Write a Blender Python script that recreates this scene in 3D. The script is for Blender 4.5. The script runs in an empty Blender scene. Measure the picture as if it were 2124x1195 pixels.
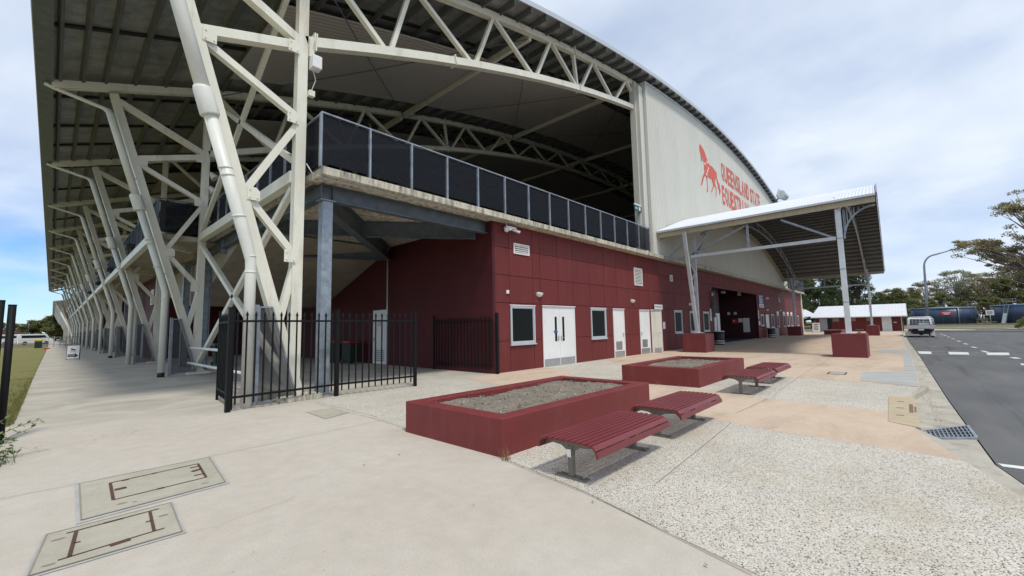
import bpy, math, random
from mathutils import Vector, Matrix
R = math.radians
random.seed(7)
scene = bpy.context.scene
col = scene.collection

# ------------------------------------------------------------------ camera
cam_d = bpy.data.cameras.new('camera'); cam = bpy.data.objects.new('camera', cam_d); col.objects.link(cam)
cam_d.sensor_fit = 'HORIZONTAL'; cam_d.sensor_width = 36; cam_d.lens = 14.873; cam_d.clip_start = .05; cam_d.clip_end = 3000
M = Matrix(((0.678649, -0.053841, -0.732486, 0), (-0.734198, -0.076495, -0.674612, 0), (-0.019710, 0.995615, -0.091443, 0), (0, 0, 0, 1)))
cam.matrix_world = Matrix.Translation((0, 0, 1.6)) @ M
scene.camera = cam

# ------------------------------------------------------------------ world, sun, exposure
SUN_EL, SUN_DIR = 62, Vector((-.35, -1.0, 0)).normalized()      # the sun stands high behind the camera, veiled by thin cloud
w = bpy.data.worlds.new('World'); scene.world = w; w.use_nodes = True
nt = w.node_tree; N = nt.nodes; L = nt.links; N.clear()
out = N.new('ShaderNodeOutputWorld'); bg = N.new('ShaderNodeBackground'); bg.inputs[1].default_value = 0.12
sky = N.new('ShaderNodeTexSky'); sky.sky_type = 'NISHITA'; sky.sun_disc = False
sky.sun_elevation = R(SUN_EL); sky.sun_rotation = math.atan2(SUN_DIR.x, SUN_DIR.y)
sky.air_density = 1.0; sky.dust_density = 0.2; sky.ozone_density = 3.0
tc = N.new('ShaderNodeTexCoord'); sep = N.new('ShaderNodeSeparateXYZ')
L.new(tc.outputs['Generated'], sep.inputs[0])
def mth(op, a, b=None, clamp=False):
    n = N.new('ShaderNodeMath'); n.operation = op; n.use_clamp = clamp
    for i, v in enumerate((a, b)):
        if v is None: continue
        if isinstance(v, (int, float)): n.inputs[i].default_value = v
        else: L.new(v, n.inputs[i])
    return n.outputs[0]
zz = mth('ADD', mth('MAXIMUM', sep.outputs[2], 0.0), .22)
cx = mth('DIVIDE', sep.outputs[0], zz); cy = mth('DIVIDE', sep.outputs[1], zz)
cmb = N.new('ShaderNodeCombineXYZ'); L.new(cx, cmb.inputs[0]); L.new(cy, cmb.inputs[1])
def cloud(scale, det, rough, dist):
    n = N.new('ShaderNodeTexNoise'); n.inputs['Scale'].default_value = scale; n.inputs['Detail'].default_value = det
    n.inputs['Roughness'].default_value = rough; n.inputs['Distortion'].default_value = dist
    L.new(cmb.outputs[0], n.inputs['Vector']); return n.outputs[0]
c1 = cloud(.85, 9, .52, .35); c2 = cloud(3.1, 6, .5, .2)
cs = mth('ADD', mth('MULTIPLY', c1, .8), mth('MULTIPLY', c2, .2))
cr = N.new('ShaderNodeValToRGB'); cr.color_ramp.elements[0].position = .36; cr.color_ramp.elements[1].position = .60
cr.color_ramp.elements[0].color = (.60, .60, .60, 1); cr.color_ramp.elements[1].color = (.96, .96, .96, 1); L.new(cs, cr.inputs[0])
mix = N.new('ShaderNodeMix'); mix.data_type = 'RGBA'; gap = mth('MULTIPLY', mth('MULTIPLY', mth('SUBTRACT', 1.0, mth('MULTIPLY', sep.outputs[2], 3.2), True), mth('MULTIPLY', sep.outputs[1], 1.0, True)), 1.1)   # clearer low down beyond the long side
gap = mth('MULTIPLY', gap, mth('ADD', mth('MULTIPLY', c2, -1.2), 1.45))
L.new(mth('SUBTRACT', cr.outputs[0], gap, True), mix.inputs[0]); tint = N.new('ShaderNodeMix'); tint.data_type = 'RGBA'; tint.blend_type = 'MULTIPLY'; tint.inputs[0].default_value = 1; tint.inputs[7].default_value = (.72, .92, 1.18, 1)
L.new(sky.outputs[0], tint.inputs[6]); L.new(tint.outputs[2], mix.inputs[6])
cr2 = N.new('ShaderNodeValToRGB'); cr2.color_ramp.elements[0].position = .35; cr2.color_ramp.elements[1].position = .7
cr2.color_ramp.elements[0].color = (5.5, 6.2, 7.25, 1); cr2.color_ramp.elements[1].color = (6.5, 7.1, 7.85, 1); L.new(c2, cr2.inputs[0])
L.new(cr2.outputs[0], mix.inputs[7])
L.new(mix.outputs[2], bg.inputs[0]); L.new(bg.outputs[0], out.inputs[0])

sd = bpy.data.lights.new('sun', 'SUN'); sd.energy = 2.25; sd.angle = R(8); sd.color = (1, .955, .88)
sun = bpy.data.objects.new('sun', sd); col.objects.link(sun)
sv = Vector((SUN_DIR.x*math.cos(R(SUN_EL)), SUN_DIR.y*math.cos(R(SUN_EL)), math.sin(R(SUN_EL))))
sun.rotation_euler = sv.to_track_quat('Z', 'Y').to_euler(); sun.location = (0, -20, 60)
scene.view_settings.view_transform = 'Standard'; scene.view_settings.look = 'None'
scene.view_settings.exposure = 0.18; scene.view_settings.gamma = 1.0
scene.render.engine = 'CYCLES'

# ------------------------------------------------------------------ helpers
class MB:
    """collects shapes, then builds ONE mesh object"""
    def __init__(s): s.v = []; s.f = []; s.sm = []
    def add(s, vs, fs, smooth=False):
        o = len(s.v); s.v += [tuple(v) for v in vs]; s.f += [tuple(i+o for i in f) for f in fs]; s.sm += [smooth]*len(fs); return s
    def box(s, x0, x1, y0, y1, z0, z1):
        vs = [(x, y, z) for z in (z0, z1) for y in (y0, y1) for x in (x0, x1)]
        return s.add(vs, [(0,2,3,1),(4,5,7,6),(0,1,5,4),(2,6,7,3),(0,4,6,2),(1,3,7,5)])
    def bar(s, a, b, w, h=None, up=(0,0,1)):
        a = Vector(a); b = Vector(b); h = h or w; d = (b-a).normalized(); u = Vector(up)
        if abs(d.dot(u)) > .98: u = Vector((0,1,0)) if abs(d.y) < .9 else Vector((1,0,0))
        sd_ = d.cross(u).normalized(); u = sd_.cross(d)
        vs = [p + sd_*(i*w/2) + u*(j*h/2) for p in (a, b) for j in (-1, 1) for i in (-1, 1)]
        return s.add(vs, [(0,1,3,2),(4,6,7,5),(0,4,5,1),(2,3,7,6),(0,2,6,4),(1,5,7,3)])
    def hbar(s, a, b, w, h, t=.012, up=(0,0,1)):      # an I section
        a = Vector(a); b = Vector(b); d = (b-a).normalized(); u = Vector(up)
        sd_ = d.cross(u).normalized(); u = sd_.cross(d)
        for k in (-1, 1): s.bar(a+u*k*(h/2-t), b+u*k*(h/2-t), w, 2*t, up=u)
        s.bar(a, b, 2*t, h-4*t-.002, up=u); return s
    def tube(s, pts, r, n=10, caps=True):
        pts = [Vector(p) for p in pts]; rs = r if isinstance(r, (list, tuple)) else [r]*len(pts)
        o = len(s.v); prev = None
        for i, p in enumerate(pts):
            d = (pts[min(i+1, len(pts)-1)] - pts[max(i-1, 0)]).normalized()
            if prev is None:
                q = Vector((0,0,1)) if abs(d.z) < .9 else Vector((1,0,0)); q = (q - d*q.dot(d)).normalized()
            else: q = (prev - d*prev.dot(d)).normalized()
            prev = q; t = d.cross(q)
            for k in range(n):
                a = 2*math.pi*k/n; s.v.append(tuple(p + (q*math.cos(a)+t*math.sin(a))*rs[i]))
        for i in range(len(pts)-1):
            for k in range(n):
                k2 = (k+1) % n; s.f.append((o+i*n+k, o+i*n+k2, o+(i+1)*n+k2, o+(i+1)*n+k)); s.sm.append(True)
        if caps:
            s.f.append(tuple(o+k for k in reversed(range(n)))); s.sm.append(False)
            m = o+(len(pts)-1)*n; s.f.append(tuple(m+k for k in range(n))); s.sm.append(False)
        return s
    def prism(s, poly, z0, z1):
        n = len(poly); vs = [(x, y, z0) for x, y in poly] + [(x, y, z1) for x, y in poly]
        return s.add(vs, [tuple(reversed(range(n))), tuple(range(n, 2*n))] + [(i, (i+1) % n, (i+1) % n+n, i+n) for i in range(n)])
    def prism_y(s, poly, y0, y1):                        # outline in x,z
        n = len(poly); vs = [(x, y0, z) for x, z in poly] + [(x, y1, z) for x, z in poly]
        return s.add(vs, [tuple(range(n)), tuple(reversed(range(n, 2*n)))] + [(i, i+n, (i+1) % n+n, (i+1) % n) for i in range(n)])
    def prism_x(s, poly, x0, x1):                        # outline in y,z
        n = len(poly); vs = [(x0, y, z) for y, z in poly] + [(x1, y, z) for y, z in poly]
        return s.add(vs, [tuple(range(n)), tuple(reversed(range(n, 2*n)))] + [(i, i+n, (i+1) % n+n, (i+1) % n) for i in range(n)])
    def grid(s, P, smooth=True, flip=False):             # P[i][j] points
        ni, nj = len(P), len(P[0]); vs = [p for r_ in P for p in r_]
        fs = [(i*nj+j, i*nj+j+1, (i+1)*nj+j+1, (i+1)*nj+j) for i in range(ni-1) for j in range(nj-1)]
        return s.add(vs, [f[::-1] for f in fs] if flip else fs, smooth)
    def ball(s, c, rx, ry=None, rz=None, n=12, m=8, z0=-1, z1=1):
        ry = ry or rx; rz = rz or rx; P = []
        for i in range(m+1):
            a = math.asin(max(-1, min(1, z0+(z1-z0)*i/m)))
            P.append([(c[0]+rx*math.cos(a)*math.cos(2*math.pi*k/n), c[1]+ry*math.cos(a)*math.sin(2*math.pi*k/n), c[2]+rz*math.sin(a)) for k in range(n+1)])
        return s.grid(P)
    def build(s, name, m, parent=None, origin=None, bevel=0, kind=None):
        """verts are given in world (or local-to-origin) coordinates of the thing; children keep their thing's origin"""
        if origin is None: origin = ORG.get(parent.name if parent else None, Vector((0,0,0)))
        origin = Vector(origin)
        me = bpy.data.meshes.new(name); me.from_pydata([tuple(Vector(v)-origin) for v in s.v], [], s.f)
        me.polygons.foreach_set('use_smooth', s.sm); me.materials.append(m); me.update()
        o = bpy.data.objects.new(name, me); col.objects.link(o)
        if parent: o.parent = parent
        else: o.location = origin
        ORG[o.name] = origin
        if bevel:
            b = o.modifiers.new('bevel', 'BEVEL'); b.width = bevel; b.segments = 2; b.limit_method = 'ANGLE'; b.angle_limit = R(40)
        if kind: o['kind'] = kind
        return o
ORG = {None: Vector((0,0,0))}
def tag(o, label, cat, group=None):
    o['label'] = label; o['category'] = cat
    if group: o['group'] = group
    return o
def thing(name, loc, label, cat, group=None, rz=0, local=False):
    """an Empty at the thing's base; its parts are given in world coordinates (or in its own when local)"""
    o = bpy.data.objects.new(name, None); col.objects.link(o); o.location = loc; o.rotation_euler.z = rz; o.empty_display_size = .2
    ORG[o.name] = Vector((0,0,0)) if local else Vector(loc)
    return tag(o, label, cat, group)
def copy_tree(o, parent=None):
    c = o.copy(); col.objects.link(c); c.parent = parent
    ORG[c.name] = ORG.get(o.name, Vector((0,0,0)))
    for ch in [x for x in KIDS.get(o.name, list(o.children))]: copy_tree(ch, c)
    return c
KIDS = {}
def dup(o, loc, label, rz=0, group=None, scale=None):
    c = copy_tree(o); c.location = loc; c.rotation_euler.z = rz; c['label'] = label
    if group: c['group'] = group
    if scale: c.scale = scale
    return c
def text_mesh(txt, name, m, parent, origin_pt, w=None, h=None, xdir=(1,0,0), zdir=(0,0,1), depth=.004, align='LEFT', kind=None):
    """lettering as flat mesh, fitted in a w x h box whose lower left corner is origin_pt"""
    cu = bpy.data.curves.new(name, 'FONT'); cu.body = txt; cu.extrude = 0; cu.resolution_u = 3; cu.offset = .028 if name == 'letter' else 0
    t = bpy.data.objects.new(name, cu); col.objects.link(t); bpy.context.view_layer.update()
    me = bpy.data.meshes.new_from_object(t); bpy.data.objects.remove(t); bpy.data.curves.remove(cu)
    xs = [v.co.x for v in me.vertices]; ys = [v.co.y for v in me.vertices]
    x0, x1, y0, y1 = min(xs), max(xs), min(ys), max(ys); sx = w/(x1-x0) if w else 1; sy = h/(y1-y0) if h else sx
    if not w: sx = sy
    X = Vector(xdir); Zd = Vector(zdir); O = Vector(origin_pt) - ORG.get(parent.name if parent else None, Vector((0,0,0)))
    for v in me.vertices: v.co = O + X*((v.co.x-x0)*sx) + Zd*((v.co.y-y0)*sy)
    me.materials.clear(); me.materials.append(m); me.update()
    o = bpy.data.objects.new(name, me); col.objects.link(o); o.parent = parent; ORG[o.name] = ORG.get(parent.name if parent else None, Vector((0,0,0)))
    return o

# ------------------------------------------------------------------ materials
def newmat(name):
    m = bpy.data.materials.new(name); m.use_nodes = True; n = m.node_tree.nodes; b = n['Principled BSDF']; return m, m.node_tree, b
def nd(t, typ, **kw):
    n = t.nodes.new(typ)
    for k, v in kw.items(): n.inputs[k].default_value = v
    return n
def posn(t, scale=(1,1,1)):
    g = t.nodes.new('ShaderNodeNewGeometry'); mp = t.nodes.new('ShaderNodeMapping'); mp.inputs['Scale'].default_value = scale
    t.links.new(g.outputs['Position'], mp.inputs[0]); return mp.outputs[0]
def noise(t, vec, scale, det=4, rough=.55, dist=0):
    n = nd(t, 'ShaderNodeTexNoise', Scale=scale, Detail=det, Roughness=rough, Distortion=dist); t.links.new(vec, n.inputs['Vector']); return n.outputs[0]
def ramp(t, fac, stops, interp='LINEAR'):
    r_ = t.nodes.new('ShaderNodeValToRGB'); e = r_.color_ramp.elements; r_.color_ramp.interpolation = interp
    while len(e) < len(stops): e.new(.5)
    for i, (p, c) in enumerate(stops):
        e[i].position = p; e[i].color = (c, c, c, 1) if isinstance(c, (int, float)) else (*c, 1)
    t.links.new(fac, r_.inputs[0]); return r_.outputs[0]
def mixc(t, fac, a, b, mode='MIX'):
    m = t.nodes.new('ShaderNodeMix'); m.data_type = 'RGBA'; m.blend_type = mode
    for i, v in ((0, fac), (6, a), (7, b)):
        if isinstance(v, (int, float)): m.inputs[i].default_value = v
        elif isinstance(v, tuple): m.inputs[i].default_value = (*v, 1)
        else: t.links.new(v, m.inputs[i])
    return m.outputs[2]
def bump(t, b, h, strength=.2, dist=.01):
    n = nd(t, 'ShaderNodeBump', Strength=strength, Distance=dist); t.links.new(h, n.inputs['Height']); t.links.new(n.outputs[0], b.inputs['Normal'])
def paint(name, c, rough=.5, var=.12, scale=2.0, fine=25, bumpy=.0, metal=0, dirt=None, streak=False, spec=.5, island=0):
    m, t, b = newmat(name); v = posn(t, (1,1,.25) if streak else (1,1,1))
    a = noise(t, v, scale, 5); f = noise(t, posn(t), fine, 4)
    s = ramp(t, a, [(.3, 1-var), (.7, 1+var*.5)]); s2 = ramp(t, f, [(.3, 1-var*.5), (.7, 1+var*.3)])
    cc = mixc(t, 1.0, mixc(t, 1.0, tuple(c), s, 'MULTIPLY'), s2, 'MULTIPLY')
    if dirt:
        d = ramp(t, noise(t, posn(t, (1,1,.18)), scale*3.1, 6, .65), [(dirt[2] if len(dirt) > 2 else .52, 0.0), (.72, dirt[1])])
        cc = mixc(t, d, cc, tuple(dirt[0]))
    t.links.new(cc, b.inputs['Base Color']); b.inputs['Roughness'].default_value = rough; b.inputs['Metallic'].default_value = metal
    b.inputs['Specular IOR Level'].default_value = spec
    if island:                                            # every panel took the paint a little differently
        g = t.nodes.new('ShaderNodeNewGeometry'); cc = mixc(t, 1.0, cc, ramp(t, g.outputs['Random Per Island'], [(0, 1-island), (1, 1+island)]), 'MULTIPLY'); t.links.new(cc, b.inputs['Base Color'])
    if bumpy: bump(t, b, f, bumpy, .01)
    return m
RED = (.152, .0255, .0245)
red = paint('red_wall_paint', RED, .62, .14, .7, 14, .12, streak=True, dirt=((.17,.05,.05), .35), spec=.3, island=.07)
redd = paint('red_joint', (.05, .008, .012), .8)
red_shaded = paint('shade_darkened_red', (.075, .011, .014), .6, .15, .8, 9, .1, spec=.3)  # wall red darkened to paint in the shade on side wall and rooms
redpl = paint('red_planter_paint', (.182, .031, .030), .6, .14, 1.6, 18, .15, dirt=((.25,.09,.09), .2), spec=.35)
redtop = paint('red_bench_paint', (.170, .026, .030), .42, .12, 3, 40, spec=.5)
cream = paint('cream_steel_paint', (.76, .74, .62), .45, .07, .8, 9, .03, dirt=((.36,.27,.16), .45, .55))
pipe = paint('pale_pipe_paint', (.70, .70, .625), .42, .06, .8, 12, dirt=((.45,.42,.34), .25))
white = paint('white_paint', (.78, .78, .76), .45, .06, 1.2, 14, dirt=((.55,.53,.48), .3))
galv = paint('galvanised_steel', (.29, .33, .37), .42, .30, 5, 26, .02, metal=.35)
galvd = paint('dark_galvanised_steel', (.125, .148, .17), .5, .28, 4, 22, .02, metal=.3)
black = paint('black_powder_coat', (.008, .008, .009), .6, .2, 2, 20, spec=.18)
blackm = paint('black_plastic', (.015, .015, .016), .55, .2, 2, 20)
foil = paint('roof_insulation', (.42, .425, .41), .38, .35, 2.4, 12, 1.0, metal=.5)
purl = paint('dull_purlin_steel', (.125, .13, .127), .6, .15, 2, 10, metal=.2)
clad = paint('pale_cladding', (.61, .60, .535), .5, .06, .5, 6, streak=True, dirt=((.42,.42,.38), .25))
barge = paint('roof_edge_trim', (.55, .58, .60), .4, .06, 1, 9, metal=.3)
roofw = paint('white_roof_sheet', (.68, .70, .72), .42, .05, .6, 7, metal=.0)
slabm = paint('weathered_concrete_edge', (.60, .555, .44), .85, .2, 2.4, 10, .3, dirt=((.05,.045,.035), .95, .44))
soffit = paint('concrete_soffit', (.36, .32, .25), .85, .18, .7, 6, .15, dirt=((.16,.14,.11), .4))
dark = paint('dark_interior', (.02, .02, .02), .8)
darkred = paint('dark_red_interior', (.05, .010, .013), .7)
kick = paint('steel_kick_plate', (.42, .43, .44), .35, .1, 4, 30, metal=.6)
greyp = paint('grey_frame', (.50, .53, .55), .4, .08, 2, 20, metal=.2)
bin_g = paint('dark_green_plastic', (.012, .03, .022), .5)
bin_r = paint('red_lid_plastic', (.45, .03, .02), .45)
bin_b = paint('blue_plastic', (.02, .12, .25), .45)
rust = paint('rusty_steel', (.10, .045, .035), .75, .35, 8, 60, .4)
blue_t = paint('navy_tank_steel', (.035, .060, .115), .42, .14, .4, 4, streak=True)
blue_l = paint('tank_rim', (.20, .30, .42), .45, .1)
signred = paint('sign_red', (.55, .02, .03), .5)
signblue = paint('sign_blue', (.02, .08, .30), .5)
orange = paint('orange_red_lettering', (.60, .085, .045), .55, .06, 2, 10)
bench_leg = paint('khaki_leg_paint', (.16, .145, .115), .5, .12, 4, 30)
grey_c = paint('grey_concrete_panel', (.40, .40, .375), .85, .15, 1.5, 30, .2)
yellow_c = paint('ochre_concrete', (.47, .38, .25), .8, .12, 3, 60, .2)
timber = paint('grey_timber', (.24, .22, .18), .85, .3, 3, 20, .3)
def glass_mat(name, c, rough=.08, alpha=1):
    m, t, b = newmat(name); b.inputs['Base Color'].default_value = (*c, 1); b.inputs['Roughness'].default_value = rough; b.inputs['Alpha'].default_value = alpha; return m
pane_m = glass_mat('dark_window_glass', (.007, .010, .010), .4); pane_m.node_tree.nodes['Principled BSDF'].inputs['Specular IOR Level'].default_value = .12
cabglass = glass_mat('vehicle_glass', (.015, .02, .022), .15)
mesh_m = glass_mat('dark_perforated_screen', (.014, .016, .021), .6, .74); mesh_m.node_tree.nodes['Principled BSDF'].inputs['Specular IOR Level'].default_value = .12
grey_mesh = glass_mat('grey_wire_mesh', (.07, .073, .075), .6, .5)
lampm = paint('opal_lamp', (.75, .74, .70), .3, .04)
redl = glass_mat('red_lens', (.45, .01, .01), .2)
def concrete(name, c, c2, spk=.10, big=.35, bmp=.25, crack=False, stain=None, worn=None):
    m, t, b = newmat(name); v = posn(t)
    a = noise(t, v, big, 6, .6, .3); s = noise(t, v, 210, 3, .7); mid = noise(t, v, 5, 6, .65)
    cc = mixc(t, ramp(t, a, [(.32, 0.0), (.68, 1.0)]), tuple(c), tuple(c2))
    cc = mixc(t, 1.0, cc, ramp(t, mid, [(.3, .93), (.7, 1.05)]), 'MULTIPLY')
    cc = mixc(t, 1.0, cc, ramp(t, s, [(.25, 1-spk*2.2), (.5, 1.0), (.75, 1+spk)]), 'MULTIPLY')
    cc = mixc(t, 1.0, cc, ramp(t, noise(t, v, 55, 4, .75), [(.28, .88), (.5, 1.0), (.72, 1.08)]), 'MULTIPLY')
    vo = nd(t, 'ShaderNodeTexVoronoi', Scale=9.0); t.links.new(v, vo.inputs['Vector'])
    pk = ramp(t, vo.outputs['Distance'], [(.0, .55), (.035, .6), (.06, 1.0)])      # small dark pits and specks
    sel = ramp(t, noise(t, v, 2.3, 2), [(.52, 0.0), (.62, 1.0)]); cc = mixc(t, sel, cc, mixc(t, 1.0, cc, pk, 'MULTIPLY'))
    if stain:
        st = ramp(t, noise(t, posn(t, stain[2]), stain[3], 6, .62, .6), [(.50, 0.0), (.68, stain[1])]); cc = mixc(t, st, cc, tuple(stain[0]))
    if worn:                                              # the sheltered walkway has weathered greyer, with a ragged edge
        sx = t.nodes.new('ShaderNodeSeparateXYZ'); t.links.new(v, sx.inputs[0])
        def mt(op, a_, b2, c3=None):
            n = t.nodes.new('ShaderNodeMath'); n.operation = op
            for i, q in enumerate((a_, b2, c3)):
                if q is None: continue
                if isinstance(q, (int, float)): n.inputs[i].default_value = q
                else: t.links.new(q, n.inputs[i])
            return n.outputs[0]
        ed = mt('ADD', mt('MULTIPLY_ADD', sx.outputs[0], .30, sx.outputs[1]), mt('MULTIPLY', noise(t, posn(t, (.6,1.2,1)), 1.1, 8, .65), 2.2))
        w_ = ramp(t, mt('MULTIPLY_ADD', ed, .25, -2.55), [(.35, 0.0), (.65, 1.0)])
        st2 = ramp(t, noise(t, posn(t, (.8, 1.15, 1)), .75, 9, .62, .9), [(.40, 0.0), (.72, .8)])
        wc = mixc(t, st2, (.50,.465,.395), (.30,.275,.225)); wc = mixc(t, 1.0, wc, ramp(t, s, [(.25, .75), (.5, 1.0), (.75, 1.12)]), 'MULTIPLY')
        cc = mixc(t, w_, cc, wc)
    t.links.new(cc, b.inputs['Base Color']); b.inputs['Roughness'].default_value = .88; b.inputs['Specular IOR Level'].default_value = .25
    bump(t, b, s, bmp, .004); return m
con = concrete('cream_concrete', (.475, .425, .355), (.525, .478, .41), .14, .45, .4, stain=((.44, .395, .32), .4, (1,.6,1), 2.3), worn=True)
con2 = concrete('grey_walkway_concrete', (.37, .345, .29), (.47, .44, .375), .10, .35, .3, stain=((.19, .175, .145), .75, (1.6,.35,1), 1.2))
pink = concrete('pink_concrete', (.53, .41, .305), (.585, .465, .355), .08, .4, .25, stain=((.33, .25, .185), .5, (.5,1.5,1), .9))
kerbm = concrete('kerb_concrete', (.38, .345, .28), (.48, .45, .38), .12, .9, .4, stain=((.22, .19, .15), .6, (1,1,1), 2.2))
soil = concrete('planter_soil', (.18, .152, .12), (.27, .235, .19), .4, 3, 1.0)
def pebble_mat():
    m, t, b = newmat('exposed_pebble_concrete'); v = posn(t, (1,1,1))
    wv = nd(t, 'ShaderNodeTexNoise', Scale=30.0); t.links.new(v, wv.inputs['Vector'])
    add = t.nodes.new('ShaderNodeVectorMath'); add.operation = 'MULTIPLY_ADD'; add.inputs[1].default_value = (.012,.012,0); t.links.new(wv.outputs['Color'], add.inputs[0]); t.links.new(v, add.inputs[2])
    vo = nd(t, 'ShaderNodeTexVoronoi', Scale=98.0); t.links.new(add.outputs[0], vo.inputs['Vector'])
    sp = t.nodes.new('ShaderNodeSeparateColor'); t.links.new(vo.outputs['Color'], sp.inputs[0])
    c = ramp(t, sp.outputs[0], [(0, (.045,.042,.038)), (.11, (.15,.135,.11)), (.19, (.42,.34,.23)), (.28, (.56,.51,.42)), (.45, (.66,.62,.54)), (.78, (.72,.70,.64)), (.92, (.52,.50,.46))], 'CONSTANT')
    edge = ramp(t, vo.outputs['Distance'], [(.0, 1.0), (.5, .97), (.8, .80)])
    mort = ramp(t, vo.outputs['Distance'], [(.50, 0.0), (.62, 1.0)])                 # stones set in cream mortar
    c = mixc(t, mort, c, (.60, .555, .465))
    big = ramp(t, noise(t, v, .8, 6, .6), [(.3, .86), (.7, 1.05)])
    cc = mixc(t, 1.0, mixc(t, 1.0, c, edge, 'MULTIPLY'), big, 'MULTIPLY')
    st = ramp(t, noise(t, v, 1.1, 6, .62, .8), [(.50, 0.0), (.74, .42)]); cc = mixc(t, st, cc, (.40, .335, .225))
    t.links.new(cc, b.inputs['Base Color']); b.inputs['Roughness'].default_value = .8; b.inputs['Specular IOR Level'].default_value = .3
    inv = t.nodes.new('ShaderNodeMath'); inv.operation = 'SUBTRACT'; inv.inputs[0].default_value = 1; t.links.new(vo.outputs['Distance'], inv.inputs[1])
    bump(t, b, inv.outputs[0], .5, .006); return m
pebble = pebble_mat()
def asphalt_mat():
    m, t, b = newmat('asphalt'); v = posn(t); s = noise(t, v, 130, 3, .75); a = noise(t, v, .35, 6, .6); mid = noise(t, posn(t, (.25,1.6,1)), 1.2, 5)
    cc = mixc(t, ramp(t, a, [(.3, 0.0), (.7, 1.0)]), (.086,.087,.088), (.122,.121,.118))
    cc = mixc(t, 1.0, cc, ramp(t, mid, [(.3, .85), (.7, 1.15)]), 'MULTIPLY')
    cc = mixc(t, 1.0, cc, ramp(t, s, [(.25, .55), (.5, 1.0), (.75, 1.9)]), 'MULTIPLY')
    cc = mixc(t, ramp(t, noise(t, posn(t, (.12,2.2,1)), .9, 4, .6), [(.56, 0.0), (.64, .5)]), cc, (.05,.05,.05))          # tyre polish along the lanes
    cc = mixc(t, ramp(t, noise(t, v, 1.3, 3, .5, 1.2), [(.70, 0.0), (.76, .4)]), cc, (.05,.05,.05))                    # oil spots
    t.links.new(cc, b.inputs['Base Color']); b.inputs['Roughness'].default_value = .85; bump(t, b, s, .5, .006); return m
asphalt = asphalt_mat()
def grass_mat(name, c1, c2, c3):
    m, t, b = newmat(name); v = posn(t); s = noise(t, v, 60, 5, .8); a = noise(t, v, .8, 6, .6)
    cc = mixc(t, ramp(t, a, [(.3, 0.0), (.65, 1.0)]), c1, c2); cc = mixc(t, ramp(t, noise(t, v, 4.5, 5, .7), [(.5, 0.0), (.75, .7)]), cc, c3)
    cc = mixc(t, 1.0, cc, ramp(t, s, [(.25, .5), (.5, 1.0), (.75, 1.5)]), 'MULTIPLY')
    t.links.new(cc, b.inputs['Base Color']); b.inputs['Roughness'].default_value = .9; bump(t, b, s, .8, .03); return m
lawnm = grass_mat('mown_grass', (.15,.155,.035), (.235,.215,.065), (.28,.24,.10))
fieldm = grass_mat('rough_grass', (.10,.105,.04), (.17,.15,.07), (.22,.19,.12))
linem = paint('road_paint', (.70, .70, .67), .7, .2, 3, 30)
def leaf_mat(name, a, b_, c_, tr=.15):
    m, t, b = newmat(name); g = t.nodes.new('ShaderNodeNewGeometry')
    cc = ramp(t, g.outputs['Random Per Island'], [(0, a), (.55, b_), (1, c_)])
    n = noise(t, posn(t), .35, 3); cc = mixc(t, 1.0, cc, ramp(t, n, [(.3, .6), (.7, 1.35)]), 'MULTIPLY')
    t.links.new(cc, b.inputs['Base Color']); b.inputs['Roughness'].default_value = .6
    b.inputs['Specular IOR Level'].default_value = .3
    tl = t.nodes.new('ShaderNodeBsdfTranslucent'); t.links.new(cc, tl.inputs[0]); ms = t.nodes.new('ShaderNodeMixShader'); ms.inputs[0].default_value = tr
    t.links.new(b.outputs[0], ms.inputs[1]); t.links.new(tl.outputs[0], ms.inputs[2]); t.links.new(ms.outputs[0], t.nodes['Material Output'].inputs[0]); return m
gum = leaf_mat('eucalypt_leaves', (.17,.175,.075), (.30,.285,.14), (.42,.29,.19), .5)
gumg = leaf_mat('grey_green_leaves', (.16,.18,.10), (.28,.30,.17), (.42,.38,.26), .4)
pinel = leaf_mat('dark_pine_leaves', (.03,.055,.02), (.06,.09,.03), (.11,.13,.045), .2)
bushl = leaf_mat('bush_leaves', (.11,.13,.04), (.20,.21,.07), (.28,.25,.11), .4)
weedl = leaf_mat('weed_leaves', (.06,.11,.03), (.12,.19,.06), (.22,.26,.10), .3)
bark = paint('pale_bark', (.32, .28, .23), .85, .3, 2, 12, .3)
barkd = paint('dark_bark', (.10, .08, .06), .9, .3, 2, 12, .3)

# ================================================================== SETTING
def sheet(name, poly, z, m, kind='structure', th=.0):
    b = MB()
    if th: b.prism(poly, z-th, z)
    else: b.add([(x, y, z) for x, y in poly], [tuple(range(len(poly)))])
    return b.build(name, m, kind=kind)
def ccw(p):
    a = sum(p[i][0]*p[(i+1) % len(p)][1]-p[(i+1) % len(p)][0]*p[i][1] for i in range(len(p))); return p if a > 0 else p[::-1]
def S(name, poly, z, m, th=0): return sheet(name, ccw(poly), z, m, th=th)
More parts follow.
